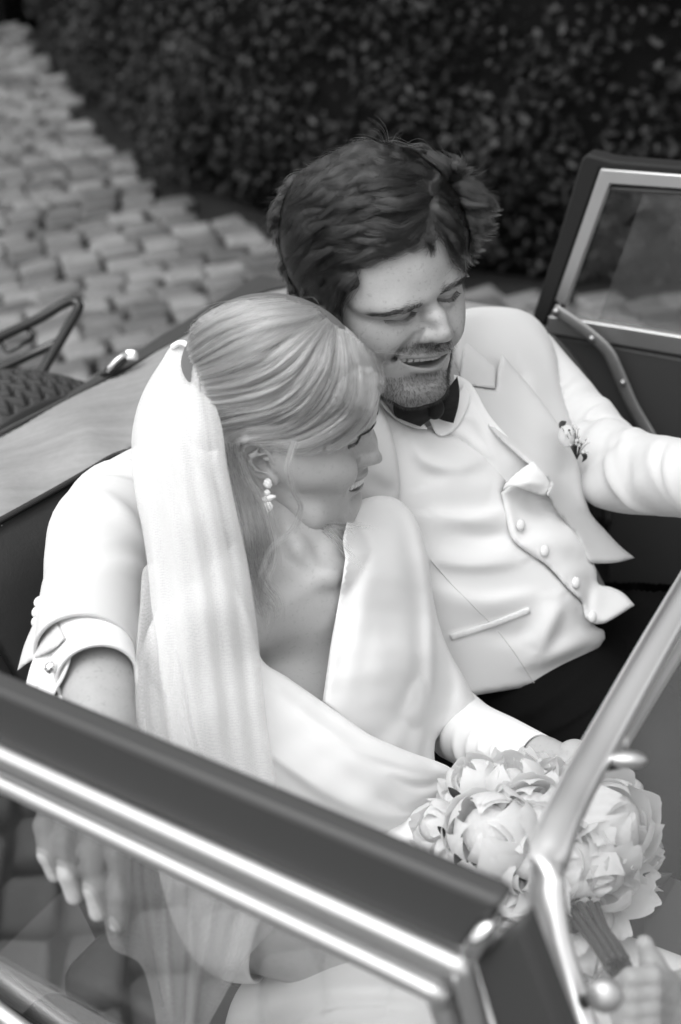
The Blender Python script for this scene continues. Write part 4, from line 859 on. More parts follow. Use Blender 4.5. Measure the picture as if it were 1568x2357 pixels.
# ---- near door below the screen and the car's shell
dz = N_(200, 2480)[2]
# ---- far side screen
fs_ = empty('side_screen', K(.2, VF, .6), parent=car)
Q_ = lambda x, y, dv=0: hitv(x, y, VF+dv)
v, f_ = prism([Q_(1348, 356), Q_(1362, 358), Q_(1410, 371), Q_(1640, 390), Q_(1640, 411), Q_(1382, 389), Q_(1277, 690), Q_(1253, 755), Q_(1225, 728), Q_(1280, 560), Q_(1338, 366)], CL, .03); bevel_obj(mk('cover_edge', v, f_, mat('black_hood_cloth', .015, .7, spec=.25, bump=[(400, .2, .001)]), fs_, smooth='auto', space='w'), .004, 2)
v, f_ = prism([Q_(1382, 389, -.004), Q_(1640, 409, -.004), Q_(1640, 441, -.004), Q_(1404, 424, -.004), Q_(1302, 704, -.004), Q_(1277, 692, -.004)], CL, .012); bevel_obj(mk('metal_frame', v, f_, alu, fs_, smooth='auto', space='w'), .002, 2)
v, f_ = prism([Q_(1262, 728, -.005), Q_(1343, 739, -.005), Q_(1640, 787, -.005), Q_(1640, 831, -.005), Q_(1403, 791, -.005), Q_(1258, 766, -.005)], CL, .014); bevel_obj(mk('metal_rail', v, f_, alu, fs_, smooth='auto', space='w'), .002, 2)
v, f_ = tube([Q_(1296, 706, .004), Q_(1398, 432, .004), Q_(1640, 448, .004)], .004, 8); mk('seal', v, f_, rubber, fs_, space='w')
v, f_ = prism([Q_(1398, 424, .006), Q_(1640, 440, .006), Q_(1640, 795, .006), Q_(1296, 735, .006)], CL, .003); mk('pane', v, f_, glass_mat('clear_perspex', .92, .03, .01, .4), fs_, smooth=False, space='w')
v, f_ = prism([Q_(1487, 430, .014), Q_(1640, 440, .014), Q_(1640, 795, .014), Q_(1373, 748, .014)], CL, .003); mk('sliding_pane', v, f_, glass_mat('scratched_perspex', .88, .04, .10, .45), fs_, smooth=False, space='w')
bp = np.array([Q_(x, y, -.02) for x, y in ((1275, 712), (1310, 735), (1352, 765), (1398, 808), (1424, 860), (1452, 925), (1480, 975), (1520, 1040))]); bp = smooth_poly(bp, 40)
v, f_ = tube(bp, .0105, 12, up=CL, flat=.32); mk('bracket', v, f_, mat('worn_bracket', .26, .45, metal=.6, noise=[(60, .3)]), fs_, space='w')
for x, y in ((1280, 716), (1362, 779), (1434, 880)):
    v, f_ = ball((0, 0, 0), .004, 8); mk('screw', v+Q_(x, y, -.026), f_, alu, fs_, space='w')
# ---- far door
v, f_ = prism([Q_(1262, 772, .0), Q_(1403, 796, .0), Q_(1700, 850, .0), Q_(1700, 1700, 0), Q_(1400, 1400, 0), Q_(1392, 1000, 0), Q_(1345, 868, 0), Q_(1300, 805, 0)], CL, .03); bevel_obj(mk('door', v, f_, vinyl, car, smooth='auto', space='w'), .004, 2)
for k_, (dx, dv_, r) in enumerate(((0, -.004, .006), (-14, .01, .005), (-26, .02, .005))):
    pp = smooth_poly(np.array([Q_(x+dx, y+dx*.2, dv_) for x, y in ((1268, 775), (1300, 805), (1345, 868), (1380, 945), (1395, 1010), (1400, 1200))]), 40); v, f_ = tube(pp, r, 10); mk('door_piping', v, f_, [rubber, vinyl, rubber][k_], car, space='w')
v, f_ = prism([Q_(1190, 740, .05), Q_(1275, 775, .05), Q_(1420, 960, .05), Q_(1440, 1500, .05), Q_(1150, 1500, .05)], CL, .03); mk('door_jamb', v, f_, vinyl, car, smooth=False, space='w')
# ---- rear tonneau, seat back
zt = lambda pts: [(x, y, toc(hitz(x, y, z))[2]) for x, y, z in pts]
ton = sheet('tonneau_cover', [(-160, 1085), (0, 999), (150, 922), (300, 842), (430, 772), (500, 728), (560, 693), (625, 665), (690, 655), (800, 660), (950, 678), (1100, 698), (1210, 722), (1245, 790), (1200, 900), (900, 960), (600, 900), (420, 960), (300, 1045), (200, 1100), (-160, 1300)],
      zt([(-160, 1085, .90), (0, 999, .90), (300, 842, .905), (560, 693, .91), (690, 655, .90), (950, 678, .90), (1210, 722, .92), (0, 1100, .945), (200, 1000, .95), (420, 860, .95), (700, 760, .95), (1000, 780, .95), (-160, 1300, .935), (100, 1150, .945), (300, 1045, .945), (900, 960, .93)]), hoodcloth, car,
      folds=[([(60, 1060), (200, 985), (330, 900)], .006, 22, .3), ([(120, 985), (260, 915), (400, 830)], .005, 16, -.3), ([(0, 1130), (120, 1060), (280, 985)], .004, 14)], step=11, thick=.03, roll=(.02, 12))
pp = np.array([W(C(x, y, toc(hitz(x, y, .903))[2]-.006)) for x, y in ((-160, 1083), (0, 998), (150, 921), (300, 841), (430, 771), (500, 727), (560, 692), (625, 664), (690, 654), (800, 659), (950, 677), (1100, 697), (1210, 721))])
v, f_ = tube(smooth_poly(pp, 60), .0038, 8); mk('piping', v, f_, vinyl, ton, space='w')
top = np.array([hitz(x, y, .955) for x, y in ((-160, 1283), (0, 1197), (120, 1131), (200, 1085), (245, 1058), (270, 1047), (300, 1043), (420, 1040), (560, 1010), (800, 930))])
back = []
for t_ in np.linspace(0, 1, 14):                                  # seat back falls away from its top edge, bulging forward
    back.append(top-CU*(.52*t_)+CF*(.16*t_+.05*math.sin(math.pi*min(1, t_*1.6+.02))**.7))
G_ = np.array(back); nr, nc = G_.shape[:2]; G2 = np.array([smooth_poly(G_[i], 60) for i in range(nr)]); G3 = np.array([smooth_poly(G2[:, j], 40) for j in range(60)])
h_ = .004*np.sin(np.linspace(0, 1, 60)*30)[:, None, None]*np.sin(np.linspace(0, np.pi, 40))[None, :, None]*CF
Vf = (G3+h_).reshape(-1, 3); Vb = Vf-CF*.035-CU*.03
i = np.arange(59)[:, None]*40; j = np.arange(39)[None]; q = np.stack([i+j, i+j+1, i+41+j, i+40+j], 2).reshape(-1, 4)
edge = [k for k in range(59*40+0, 0, -40)]
rim = list(range(0, 40))+[a*40+39 for a in range(1, 60)]+[59*40+b for b in range(38, -1, -1)]+[a*40 for a in range(58, 0, -1)]
q2 = np.array([[rim[k], rim[(k+1) % len(rim)], rim[(k+1) % len(rim)]+2400, rim[k]+2400] for k in range(len(rim))])
seat = mk('seat_back', np.vstack([Vf, Vb]), np.vstack([q, q[:, ::-1]+2400, q2]), leather, car, space='w')
v, f_ = tube(smooth_poly(top+CF*.006+CU*.003, 80), .0042, 8); mk('seat_piping', v, f_, black_m, seat, space='w')
# seat cushion, floor and inner sides
zc_ = .43
def slab(name, u0, u1, v0, v1, z0, z1, m_, bev=.02):
    P = [K(u, v_, z) for z in (z0, z1) for u, v_ in ((u0, v0), (u1, v0), (u1, v1), (u0, v1))]
    o = mk(name, P, [[0, 3, 2, 1], [4, 5, 6, 7], [0, 1, 5, 4], [1, 2, 6, 5], [2, 3, 7, 6], [3, 0, 4, 7]], m_, car, smooth='auto', space='w'); return bevel_obj(o, bev, 3) if bev else o
ub = top[1] @ CF
wd_ = VF-VN
for k_ in range(2):
    a = VN+.06+k_*(wd_-.08)/2
    for s_ in range(5):                                        # fluted cushion
        w_ = (wd_-.16)/2/5; slab('seat_cushion', ub+.14, ub+.66, a+s_*w_+.002, a+(s_+1)*w_-.002, .24, .47, leather, .03)
slab('floor', ub-.1, ub+1.5, VN+.02, VF-.02, .16, .20, rubber, 0)
slab('door', ub-.25, ub+1.2, VN-.045, VN-.012, .30, .66, paint, .01)
slab('door_lining', ub-.25, ub+1.2, VN-.006, VN+.012, .25, .68, leather, .006)
slab('rear_bulkhead', ub-.30, ub-.12, VN, VF, .2, .86, vinyl, .01)
slab('body_tail', ub-.75, ub-.30, VN-.05, VF+.05, .26, .60, paint, .08)
slab('sill', ub-.9, ub+2.4, VN-.06, VF+.06, .12, .24, paint, .03)
slab('bonnet', ub+1.35, ub+2.5, VN+.1, VF-.1, .30, .88, paint, .08)
dash = slab('dashboard', ub+.98, ub+1.05, VN+.03, VF-.03, .66, .90, mat('dashboard_leather', .22, .5, spec=.35, bump=[(380, .25, .001)], noise=(8, .1)), .02)
for (u, v_) in ((ub-.45, VN-.02), (ub-.45, VF+.02), (ub+1.9, VN-.02), (ub+1.9, VF+.02)):
    c = K(u, v_, .31); w = empty('wheel', c-CU*.31, parent=car)
    a = np.linspace(0, 2*np.pi, 49)[:-1]
    for nm_, prof_, m_ in (('tyre', [(.19, -.06), (.29, -.075), (.31, -.05), (.31, .05), (.29, .075), (.19, .06)], tyre_m), ('rim', [(.02, -.03), (.19, -.055), (.19, .055), (.02, .03)], alu)):
        V_ = np.array([c+CF*r*math.cos(t)+CU*r*math.sin(t)+CL*b for t in a for r, b in prof_]); k2 = len(prof_)
        Q4 = np.array([[i_*k2+j_, i_*k2+(j_+1) % k2, ((i_+1) % 48)*k2+(j_+1) % k2, ((i_+1) % 48)*k2+j_] for i_ in range(48) for j_ in range(k2)]); mk(nm_, V_, Q4, m_, w, smooth='auto', space='w')
# ---- spare wheel behind the tonneau, zigzag tread
tp = hitz(-70, 905, .895); R_ = .33; sc = tp-CU*R_; sp = empty('spare_wheel', sc-CU*R_, parent=car)
nth, nb = 620, 72; th = np.linspace(0, 2*np.pi, nth, endpoint=False); vv = []
for t in th:
    for b in np.linspace(-1, 1, nb):
        r = R_*(1-.055*abs(b)**3)
        zz = (b*6+.75*(4*abs((t*31/np.pi) % 1-.5)-1)); g = abs((zz % 2)-1)
        if abs(b) < .93: r -= .020*(1/(1+math.exp((g-.26)*26)))
        vv.append(sc+CL*r*math.cos(t)+CU*r*math.sin(t)+CF*b*.088)
    for r, b in ((R_*.80, 1.06), (R_*.62, .85), (R_*.62, -.85), (R_*.80, -1.06)): vv.append(sc+CL*r*math.cos(t)+CU*r*math.sin(t)+CF*b*.088)
kk = nb+4; i = np.arange(nth)[:, None]; j = np.arange(kk)[None]
q = np.stack([i*kk+j, i*kk+(j+1) % kk, ((i+1) % nth)*kk+(j+1) % kk, ((i+1) % nth)*kk+j], 2).reshape(-1, 4)
mk('tyre', vv, q, mat('spare_tyre_rubber', .042, .6, spec=.35, bump=[(220, .2, .001)]), sp, space='w')
V_ = []; pr_ = [(.02, -.02), (.2, -.05), (.2, .05), (.02, .02)]
for t in np.linspace(0, 2*np.pi, 48, endpoint=False):
    for r, b in pr_: V_.append(sc+CL*r*math.cos(t)+CU*r*math.sin(t)+CF*b)
mk('rim', V_, np.array([[i_*4+j_, i_*4+(j_+1) % 4, ((i_+1) % 48)*4+(j_+1) % 4, ((i_+1) % 48)*4+j_] for i_ in range(48) for j_ in range(4)]), alu, sp, smooth='auto', space='w')
# ---- luggage rack
lr = empty('luggage_rack', W(C(20, 900, 2.35)), parent=car); D_ = 2.30
def rk(name, pts, r, m_=black_m):
    v, f_ = tube(smooth_poly(Cs([(x, y, d) for x, y, d in pts]), 50), r, 12); mk(name, v, f_, m_, lr)
rk('rail', [(-160, 850, D_-.06), (0, 776, D_), (83, 737, D_+.03), (150, 698, D_+.05), (173, 694, D_+.055), (182, 704, D_+.05), (178, 716, D_+.045), (154, 758, D_+.02), (133, 794, D_), (112, 830, D_-.02), (90, 870, D_-.04)], .0085)
rk('rail', [(-160, 925, D_-.07), (0, 850, D_-.02), (70, 817, D_), (131, 789, D_+.005)], .0075)
rk('loop', [(-40, 805, D_-.02), (0, 787, D_), (4, 793, D_), (18, 809, D_), (48, 794, D_), (75, 779, D_+.02), (72, 769, D_+.02), (64, 758, D_+.025)], .004)
# ---- filler cap lever
lc = empty('lamp', W(C(270, 850, 2.06)), parent=car); 
v, f_ = ball((0, 0, 0), 1, 16); v = v*np.array([.026, .0075, .012]); a = .62; v = np.stack([v[:, 0]*math.cos(a)-v[:, 1]*math.sin(a), v[:, 0]*math.sin(a)+v[:, 1]*math.cos(a), v[:, 2]], 1); mk('lens', v+C(265, 842, 2.04), f_, black_m, lc)
v, f_ = ball((0, 0, 0), 1, 10); v = np.sign(v)*np.abs(v)**.5*np.array([.0095, .0085, .008]); mk('bezel', v+C(303, 818, 2.04), f_, chrome2, lc)
v, f_ = tube(Cs([(245, 855, 2.03), (268, 830, 2.03), (292, 812, 2.03)]), .004, 8); mk('stem', v, f_, chrome2, lc)
# ---- windscreen
ws = empty('windscreen', W(C(1300, 2400, .99)), parent=car)
wp = [(1680, 1195, 1.385), (1600, 1330, 1.325), (1500, 1502, 1.245), (1400, 1680, 1.17), (1330, 1808, 1.115), (1285, 1905, 1.075), (1262, 1985, 1.05), (1258, 2065, 1.04), (1272, 2160, 1.035), (1305, 2270, 1.03), (1345, 2390, 1.02), (1390, 2520, 1.01)]
wpath = smooth_poly(Cs(wp), 90)
v, f_ = tube(wpath, .0155, 20, flat=.8); mk('frame', v, f_, mat('bright_frame_metal', .95, .34, metal=1.0), ws)
v, f_ = tube(wpath+np.array([.006, -.004, .012]), .0105, 12, flat=.7); mk('seal', v, f_, rubber, ws)
v, f_ = tube(smooth_poly(Cs([(1700, 1270, 1.44), (1600, 1430, 1.37), (1500, 1592, 1.29), (1425, 1715, 1.22)]), 40), .008, 12); mk('inner_rail', v, f_, alu, ws)
for x, y, d, sx, sy in ((1446, 1748, 1.14, .0155, .0075), (1393, 2292, 1.0, .013, .0125)):
    v, f_ = ball((0, 0, 0), 1, 16); mk('clip', v*np.array([sx, sy, .009])+C(x, y, d), f_, alu, ws)
    v, f_ = tube(Cs([(x-50, y+14, d+.01), (x, y+4, d)]), .005, 10); mk('clip_stem', v, f_, rubber, ws)
gp = [W(p) for p in smooth_poly(Cs(wp), 24)]+[W(C(1990, 2420, 1.20)), W(C(2050, 1700, 1.42))]
n_ = np.cross(gp[12]-gp[2], gp[-1]-gp[2]); n_ /= np.linalg.norm(n_)
v, f_ = prism([p-n_*((p-gp[6])@n_) for p in gp], n_, .004); mk('glass', v, f_, glass_mat('windscreen_glass', .97, .03, .02, .7), ws, smooth=False, space='w')
# ------------------------------------------------------------------ bouquet
def petal_mat():
    M = bpy.data.materials.new('white_petal'); M.use_nodes = True; nt = M.node_tree; N = nt.nodes; L = nt.links
    p = N['Principled BSDF']; p.inputs['Base Color'].default_value = (.88, .88, .88, 1); p.inputs['Roughness'].default_value = .6; p.inputs['Specular IOR Level'].default_value = .25
    tl = N.new('ShaderNodeBsdfTranslucent'); tl.inputs[0].default_value = (.92, .92, .92, 1); mx = N.new('ShaderNodeMixShader'); mx.inputs[0].default_value = .5
    nz = N.new('ShaderNodeTexNoise'); nz.inputs['Scale'].default_value = 60; tc = N.new('ShaderNodeTexCoord'); mp = N.new('ShaderNodeMapping'); mp.inputs['Scale'].default_value = (3, 3, .4); L.new(tc.outputs['Object'], mp.inputs[0]); L.new(mp.outputs[0], nz.inputs['Vector'])
    b = N.new('ShaderNodeBump'); b.inputs['Strength'].default_value = .25; b.inputs['Distance'].default_value = .02; L.new(nz.outputs['Fac'], b.inputs['Height']); L.new(b.outputs[0], p.inputs['Normal'])
    L.new(p.outputs[0], mx.inputs[1]); L.new(tl.outputs[0], mx.inputs[2]); L.new(mx.outputs[0], N['Material Output'].inputs[0]); return M
petal_m = petal_mat(); leafd = mat('peony_leaf', .045, .4, spec=.5, noise=(30, .3)); stem_m = mat('flower_stem', .035, .5)
def petal_mesh(seed, top, width, flare, ruffle, rad):
    r = np.random.default_rng(seed); nu, nv = 21, 13; V = []
    ph = r.uniform(0, 6.28, 4)
    for i in range(nv):
        v = i/(nv-1)
        for j in range(nu):
            u = j/(nu-1)*2-1; edge = (1-.42*abs(u)**2.4)                          # rounded, slightly notched tip
            vv = v*edge*(1-.05*math.exp(-(u/.16)**2)*(r.random() < 2)); th = math.pi*(1-top*vv)
            w = width*(math.sin(math.pi*min(vv*.8+.06, .93))**.75)
            rr = rad*(1+flare*max(0, vv-.5)**1.6*2.4)+rad*ruffle*vv**3*(math.sin(4*u+ph[0])+.4*math.sin(8*u+ph[1]))+.02*rad*abs(u)
            a = u*w; V.append((rr*math.sin(th)*math.sin(a), rr*math.sin(th)*math.cos(a), rr*math.cos(th)))
    V = np.array(V); Fq = [[i*nu+j, i*nu+j+1, (i+1)*nu+j+1, (i+1)*nu+j] for i in range(nv-1) for j in range(nu-1)]
    me = bpy.data.meshes.new('petal'); me.from_pydata(V.tolist(), [], Fq); me.polygons.foreach_set('use_smooth', np.ones(len(me.polygons), bool)); me.materials.append(petal_m); return me
PB = {'in': [petal_mesh(s, .93, .75, -.02, .03, .74) for s in range(3)], 'mid': [petal_mesh(10+s, .86, .78, .0, .03, .88) for s in range(4)], 'out': [petal_mesh(20+s, .74, .72, .10, .035, 1.0) for s in range(4)], 'open': [petal_mesh(30+s, .60, .66, .42, .05, 1.0) for s in range(4)], 'ruf': [petal_mesh(40+s, .85, .5, .05, .10, .62) for s in range(4)]}
bq_c = C(1250, 2010, 1.47)
bouquet = empty('bouquet', W(C(1420, 2240, 1.19)), 'round bouquet of white peonies held on the lap behind the windscreen', 'bouquet')
def peony(x, y, d, rpx, tilt=(0, 0), openness=0):
    c = C(x, y, d); R0 = rpx/F*d; ax = c-bq_c; ax = ax/np.linalg.norm(ax)+np.array([tilt[0], tilt[1], -.25]); ax /= np.linalg.norm(ax)
    az = Vector(MW @ ax); q = az.to_track_quat('Z', 'Y').to_matrix()
    v_, f_ = ball((0, 0, 0), R0*(.70 if openness == 0 else .45), 10); e = empty('peony', W(c), parent=bouquet); mk('flower_heart', v_+c, f_, petal_m, e); R0 *= 1.2; sets = [('in', 4, .55), ('mid', 5, .3), ('out', 6, 0)] if openness == 0 else ([('ruf', 7, .3), ('mid', 5, .2), ('open', 6, 0)] if openness == 1 else [('ruf', 8, .2), ('in', 3, .3), ('open', 5, .1), ('open', 6, 0)])
    for nm_, n, _ in sets:
        for i in range(n):
            o = bpy.data.objects.new('petal', PB[nm_][RNG.integers(len(PB[nm_]))]); S.collection.objects.link(o); o.parent = e
            m4 = q @ Matrix.Rotation(2*math.pi*i/n+RNG.uniform(-.25, .25)+_, 3, 'Z') @ Matrix.Rotation(RNG.normal(0, .05), 3, 'X'); o.rotation_euler = m4.to_euler(); o.scale = [R0*RNG.uniform(.94, 1.05)]*3
for a in ((1128, 1918, 1.375, 92, (0, .1), 0), (1003, 1905, 1.43, 52, (-.3, .2), 0), (1038, 1985, 1.40, 56, (-.2, 0), 0), (1090, 1800, 1.45, 62, (-.1, .5), 1), (1180, 1800, 1.44, 72, (0, .5), 1), (1275, 1815, 1.44, 72, (.1, .5), 1), (1228, 1880, 1.385, 82, (0, .2), 0),
          (1405, 1890, 1.40, 98, (.2, .2), 0), (1330, 1860, 1.42, 75, (.1, .4), 1), (1215, 1985, 1.36, 88, (0, 0), 2), (1320, 1985, 1.365, 84, (.1, 0), 0), (1395, 2015, 1.37, 92, (.3, -.1), 2), (1478, 1965, 1.43, 58, (.6, 0), 2), (1075, 2050, 1.40, 62, (-.2, -.2), 0), (1160, 2080, 1.38, 70, (-.1, -.3), 1), (1270, 2090, 1.375, 76, (0, -.3), 2), (1345, 2120, 1.38, 66, (.2, -.4), 1), (1350, 2215, 1.35, 52, (.2, -.5), 2), (1050, 1850, 1.46, 48, (-.3, .4), 0)): peony(*a)
def leaf(pts, d, w, par, m_=leafd):
    P = smooth_poly(np.array([C(x, y, d+.004*i) for i, (x, y) in enumerate(pts)]), 14); T = np.gradient(P, axis=0); T /= np.linalg.norm(T, axis=1)[:, None]; A = np.cross(T, (0, 0, 1.0)); A /= np.linalg.norm(A, axis=1)[:, None]
    s = np.sin(np.pi*np.linspace(.02, .98, 14)**.8)[:, None]*w; up = np.array([0, 0, -.0025])
    V = np.stack([P-A*s+up*s/w*1.5, P, P+A*s+up*s/w*1.5, P+np.array([0, 0, .0008])], 1).reshape(-1, 3)
    Fq = [[i*4+a, i*4+b, i*4+4+b, i*4+4+a] for i in range(13) for a, b in ((0, 1), (1, 2), (2, 3), (3, 0))]
    mk('leaf', V, Fq, m_, par)
for pts, d, w in (([(1032, 1812), (1052, 1830), (1078, 1846)], 1.405, .004), ([(1008, 1902), (1018, 1912), (1022, 1930)], 1.38, .003), ([(945, 1998), (975, 1985), (995, 1975)], 1.385, .005), ([(1046, 1965), (1060, 1985), (1098, 1990)], 1.345, .004), ([(1480, 2012), (1515, 2022), (1548, 2010)], 1.40, .007), ([(1300, 2120), (1320, 2130), (1350, 2125)], 1.33, .007), ([(1240, 2060), (1255, 2075), (1285, 2080)], 1.335, .006)): leaf(pts, d, w, bouquet)
for k_ in range(9):
    a = k_/9*6.28; o_ = np.array([math.cos(a)*.011, math.sin(a)*.011, .004*math.sin(3*a)])
    v, f_ = tube(smooth_poly(np.array([C(1300, 2020, 1.44)+o_*2.2, C(1370, 2140, 1.30)+o_*.9, C(1400, 2185, 1.24)+o_*.8, C(1425, 2225, 1.195)+o_*.8]), 14), .0032, 7); mk('stem', v, f_, stem_m, bouquet)
# ------------------------------------------------------------------ buttonhole
bt = empty('buttonhole_flower', W(C(1320, 1060, 1.73)), parent=groom)
leaf([(1288, 985), (1294, 976), (1304, 970)], 1.735, .004, bt)
leaf([(1338, 1040), (1346, 1052), (1340, 1064)], 1.735, .003, bt)
v, f_ = ball((0, 0, 0), 1, 12); mk('bud', v*np.array([.011, .014, .008])+C(1306, 1004, 1.730), f_, petal_m, bt)
for k_ in range(26):
    x, y = 1306+RNG.normal(16, 10), 1000+RNG.normal(10, 24); x += (y-1000)*.25; d = 1.722+RNG.normal(0, .006)
    v, f_ = tube(smooth_poly(np.array([C(1328, 1058, 1.735), C((x+1325)/2+RNG.normal(0, 4), (y+1050)/2, 1.728), C(x, y, d)]), 6), .0004, 4); mk('twig', v, f_, stem_m, bt)
    v, f_ = ball((0, 0, 0), .0022 if RNG.random() < .6 else .0014, 5); mk('blossom', v+C(x, y, d), f_, petal_m if RNG.random() < .9 else leafd, bt)
# ------------------------------------------------------------------ hair
def hair_mat(name, lo, hi, rough=.3, radial=.35, ior=1.55):
    M = bpy.data.materials.new(name); M.use_nodes = True; nt = M.node_tree; N = nt.nodes; L = nt.links; N.clear()
    out = N.new('ShaderNodeOutputMaterial'); h = N.new('ShaderNodeBsdfHairPrincipled'); h.model = 'CHIANG'; h.parametrization = 'COLOR'
    h.inputs['Roughness'].default_value = rough; h.inputs['Radial Roughness'].default_value = radial; h.inputs['Random Roughness'].default_value = .15
    at = N.new('ShaderNodeAttribute'); at.attribute_name = 'tone'; mr = N.new('ShaderNodeMapRange'); L.new(at.outputs['Fac'], mr.inputs[0]); mr.inputs[3].default_value = lo; mr.inputs[4].default_value = hi
    h.inputs['IOR'].default_value = ior; L.new(mr.outputs[0], h.inputs['Color']); L.new(h.outputs[0], out.inputs[0]); return M
gx_ = lambda p: (588+.375*p[0], 261.3+.375*p[1])
bx_ = lambda p: (261.3+.4583*p[0], 653.3+.4583*p[1])
def shell(cen, R, rad):
    """returns depth of the near side of an ellipsoid for pixels (its rim where the ray misses)"""
    A = R @ np.diag(1/np.array(rad)**2) @ R.T; c = np.array(cen)
    def fn(P):
        r = np.stack([(P[:, 0]-CX)/F, (CY-P[:, 1])/F, np.ones(len(P))], 1); Ar = r @ A
        a = (Ar*r).sum(1); b = Ar @ c; k = c @ A @ c-1; disc = b*b-a*k
        return (b-np.sqrt(np.maximum(disc, 0)))/a
    return fn
def flow(P, guides, sig):
    """unit direction of the combed hair at pixels P from traced strokes"""
    pos = np.vstack([(g[1:]+g[:-1])/2 for g in guides]); tan = np.vstack([np.diff(g, axis=0) for g in guides]); tan /= np.linalg.norm(tan, axis=1)[:, None]
    w = np.exp(-((P[:, None]-pos[None])**2).sum(2)/(2*sig*sig))+1e-12; d = w @ tan; return d/(np.linalg.norm(d, axis=1)[:, None]+1e-9)
def comb(mask, guides, depth, nlock, per, step, nst, sig, width, lift, wave=0, tone=(0, 1), curl=0, seedpts=None, spread=.0, stop=.4, back=0):
    G_ = [smooth_poly(np.array(g, float), 24) for g in guides]; M_ = closed_smooth(mask, 8); lo, hi = M_.min(0), M_.max(0)
    if seedpts is None:
        s = RNG.uniform(lo, hi, (nlock*6, 2)); s = s[inside(s, M_)][:nlock]
    else: s = np.asarray(seedpts, float)
    n = len(s); p = s.copy(); ph = RNG.uniform(0, 6.28, (n, 1))
    for i in range(back):                                              # walk up towards the root first
        q = p-flow(p, G_, sig)*step; p = np.where(inside(q, M_)[:, None], q, p)
    path = [p]
    for i in range(nst-1):
        d = flow(p, G_, sig); nrm = np.stack([-d[:, 1], d[:, 0]], 1); k_ = np.where(inside(p, M_), 1.0, stop)[:, None]
        p = p+(d+nrm*(wave*np.sin(i*.55+s[:, :1]*.03+s[:, 1:]*.02+ph*.3)))*step*k_; path.append(p.copy())
    path = np.stack(path, 1)                                            # locks, steps, 2
    t = np.linspace(0, 1, nst); T = np.gradient(path, axis=1); T /= np.linalg.norm(T, axis=2, keepdims=True)+1e-9; Nn = np.stack([-T[..., 1], T[..., 0]], 2)
    lw = RNG.uniform(.6, 1.4, n)*width; ll = RNG.uniform(.0, 1, n)**1.3*lift; tn = RNG.uniform(0, 1, n)
    out, tones = [], []
    taper = (1-.75*t**1.5)*(.5+.5*np.sin(np.pi*np.clip(t*1.1, 0, 1)))
    for k in range(per):
        off = RNG.normal(0, .5, n); dz = RNG.normal(0, .5, n); jit = RNG.normal(0, 1, (n, 1)); cut = RNG.uniform(.72, 1.0, (n, 1))
        tt = t[None]*cut; ii = tt*(nst-1); i0 = np.clip(ii.astype(int), 0, nst-2); fr = (ii-i0)[..., None]; ar = np.arange(n)[:, None]
        pp = path[ar, i0]*(1-fr)+path[ar, i0+1]*fr; NN = Nn[ar, i0]*(1-fr)+Nn[ar, i0+1]*fr
        q = pp+NN*((off*lw)[:, None]*taper[None])[..., None]+NN*(jit*curl*np.sin(t[None]*RNG.uniform(4, 9, (n, 1))+jit*3))[..., None]
        fl = (RNG.random(n) < .08)[:, None]*RNG.normal(0, 1, (n, 1))*t[None]**2*spread
        q = q+NN*fl[..., None]
        D = depth(q.reshape(-1, 2)).reshape(n, nst)
        D = D-ll[:, None]*np.sin(np.pi*np.clip(t*.95+.05, 0, 1))[None]*np.sqrt(np.clip(1-off**2*.6, .05, 1))[:, None]+dz[:, None]*.0012-.001+.005*(t[None]**4)
        out.append(np.stack([(q[..., 0]-CX)/F*D, (CY-q[..., 1])/F*D, D], 2)); tones.append(np.clip(tn*.7+RNG.uniform(0, .3, n), 0, 1))
    return np.concatenate(out), np.concatenate(tones)*(tone[1]-tone[0])+tone[0]
def strand_r(n, k, r): return (r*(1-.75*np.linspace(0, 1, k)**3))[None].repeat(n, 0)
def single(strokes, depth, per, width, lift=.004, k=18, jit=1.5):
    out = []
    for g in strokes:
        P = smooth_poly(np.array(g, float), k); T = np.gradient(P, axis=0); T /= np.linalg.norm(T, axis=1)[:, None]; Nn = np.stack([-T[:, 1], T[:, 0]], 1); t = np.linspace(0, 1, k)
        for i in range(per):
            o = RNG.normal(0, .5)*width*(.35+.65*np.sin(np.pi*t))*(1-.4*t)+jit*np.sin(t*RNG.uniform(3, 8)+RNG.uniform(0, 6))*RNG.normal()
            q = P+Nn*o[:, None]; ct = RNG.uniform(.70, 1.0)*t; q = np.stack([np.interp(ct, t, q[:, 0]), np.interp(ct, t, q[:, 1])], 1); D = depth(q)-lift+RNG.normal(0, .0018); out.append(np.stack([(q[:, 0]-CX)/F*D, (CY-q[:, 1])/F*D, D], 1))
    return np.array(out)
# ---- groom
dark_h = hair_mat('dark_brown_hair', .004, .035, .2, .3, 1.42); base_h = mat('hair_base_dark', .008, .6, spec=.3)
gc = g_R @ np.array([0, -.006, .036])+g_t
g_sh1 = shell(gc+np.array([-.004, .004, .004]), g_R, (.098, .119, .108)); g_sh2 = shell(C(1075, 500, 1.625), np.eye(3), (.034, .046, .03)); g_sh3 = shell(C(900, 440, 1.545), np.eye(3), (.085, .05, .05))
HL = np.array([gx_(p) for p in ((1235, 900), (1210, 890), (1180, 800), (1140, 700), (1100, 680), (1000, 790), (880, 850), (740, 890), (620, 930), (640, 1050), (590, 1090), (545, 1130), (530, 1290))])
def g_depth(P):
    hd = g_head_depth(P)-.005; s1 = g_sh1(P); d, _, _ = seg_dist(P, HL); t = np.clip(d/70, 0, 1)**.7; a = np.where(hd < 5, np.minimum(np.minimum(s1, hd)*t+np.minimum(hd, s1+.03)*(1-t), hd), s1)
    b = g_sh2(P); t = np.clip((P[:, 0]-1010)/50, 0, 1); return a*(1-t)+np.minimum(a, b)*t
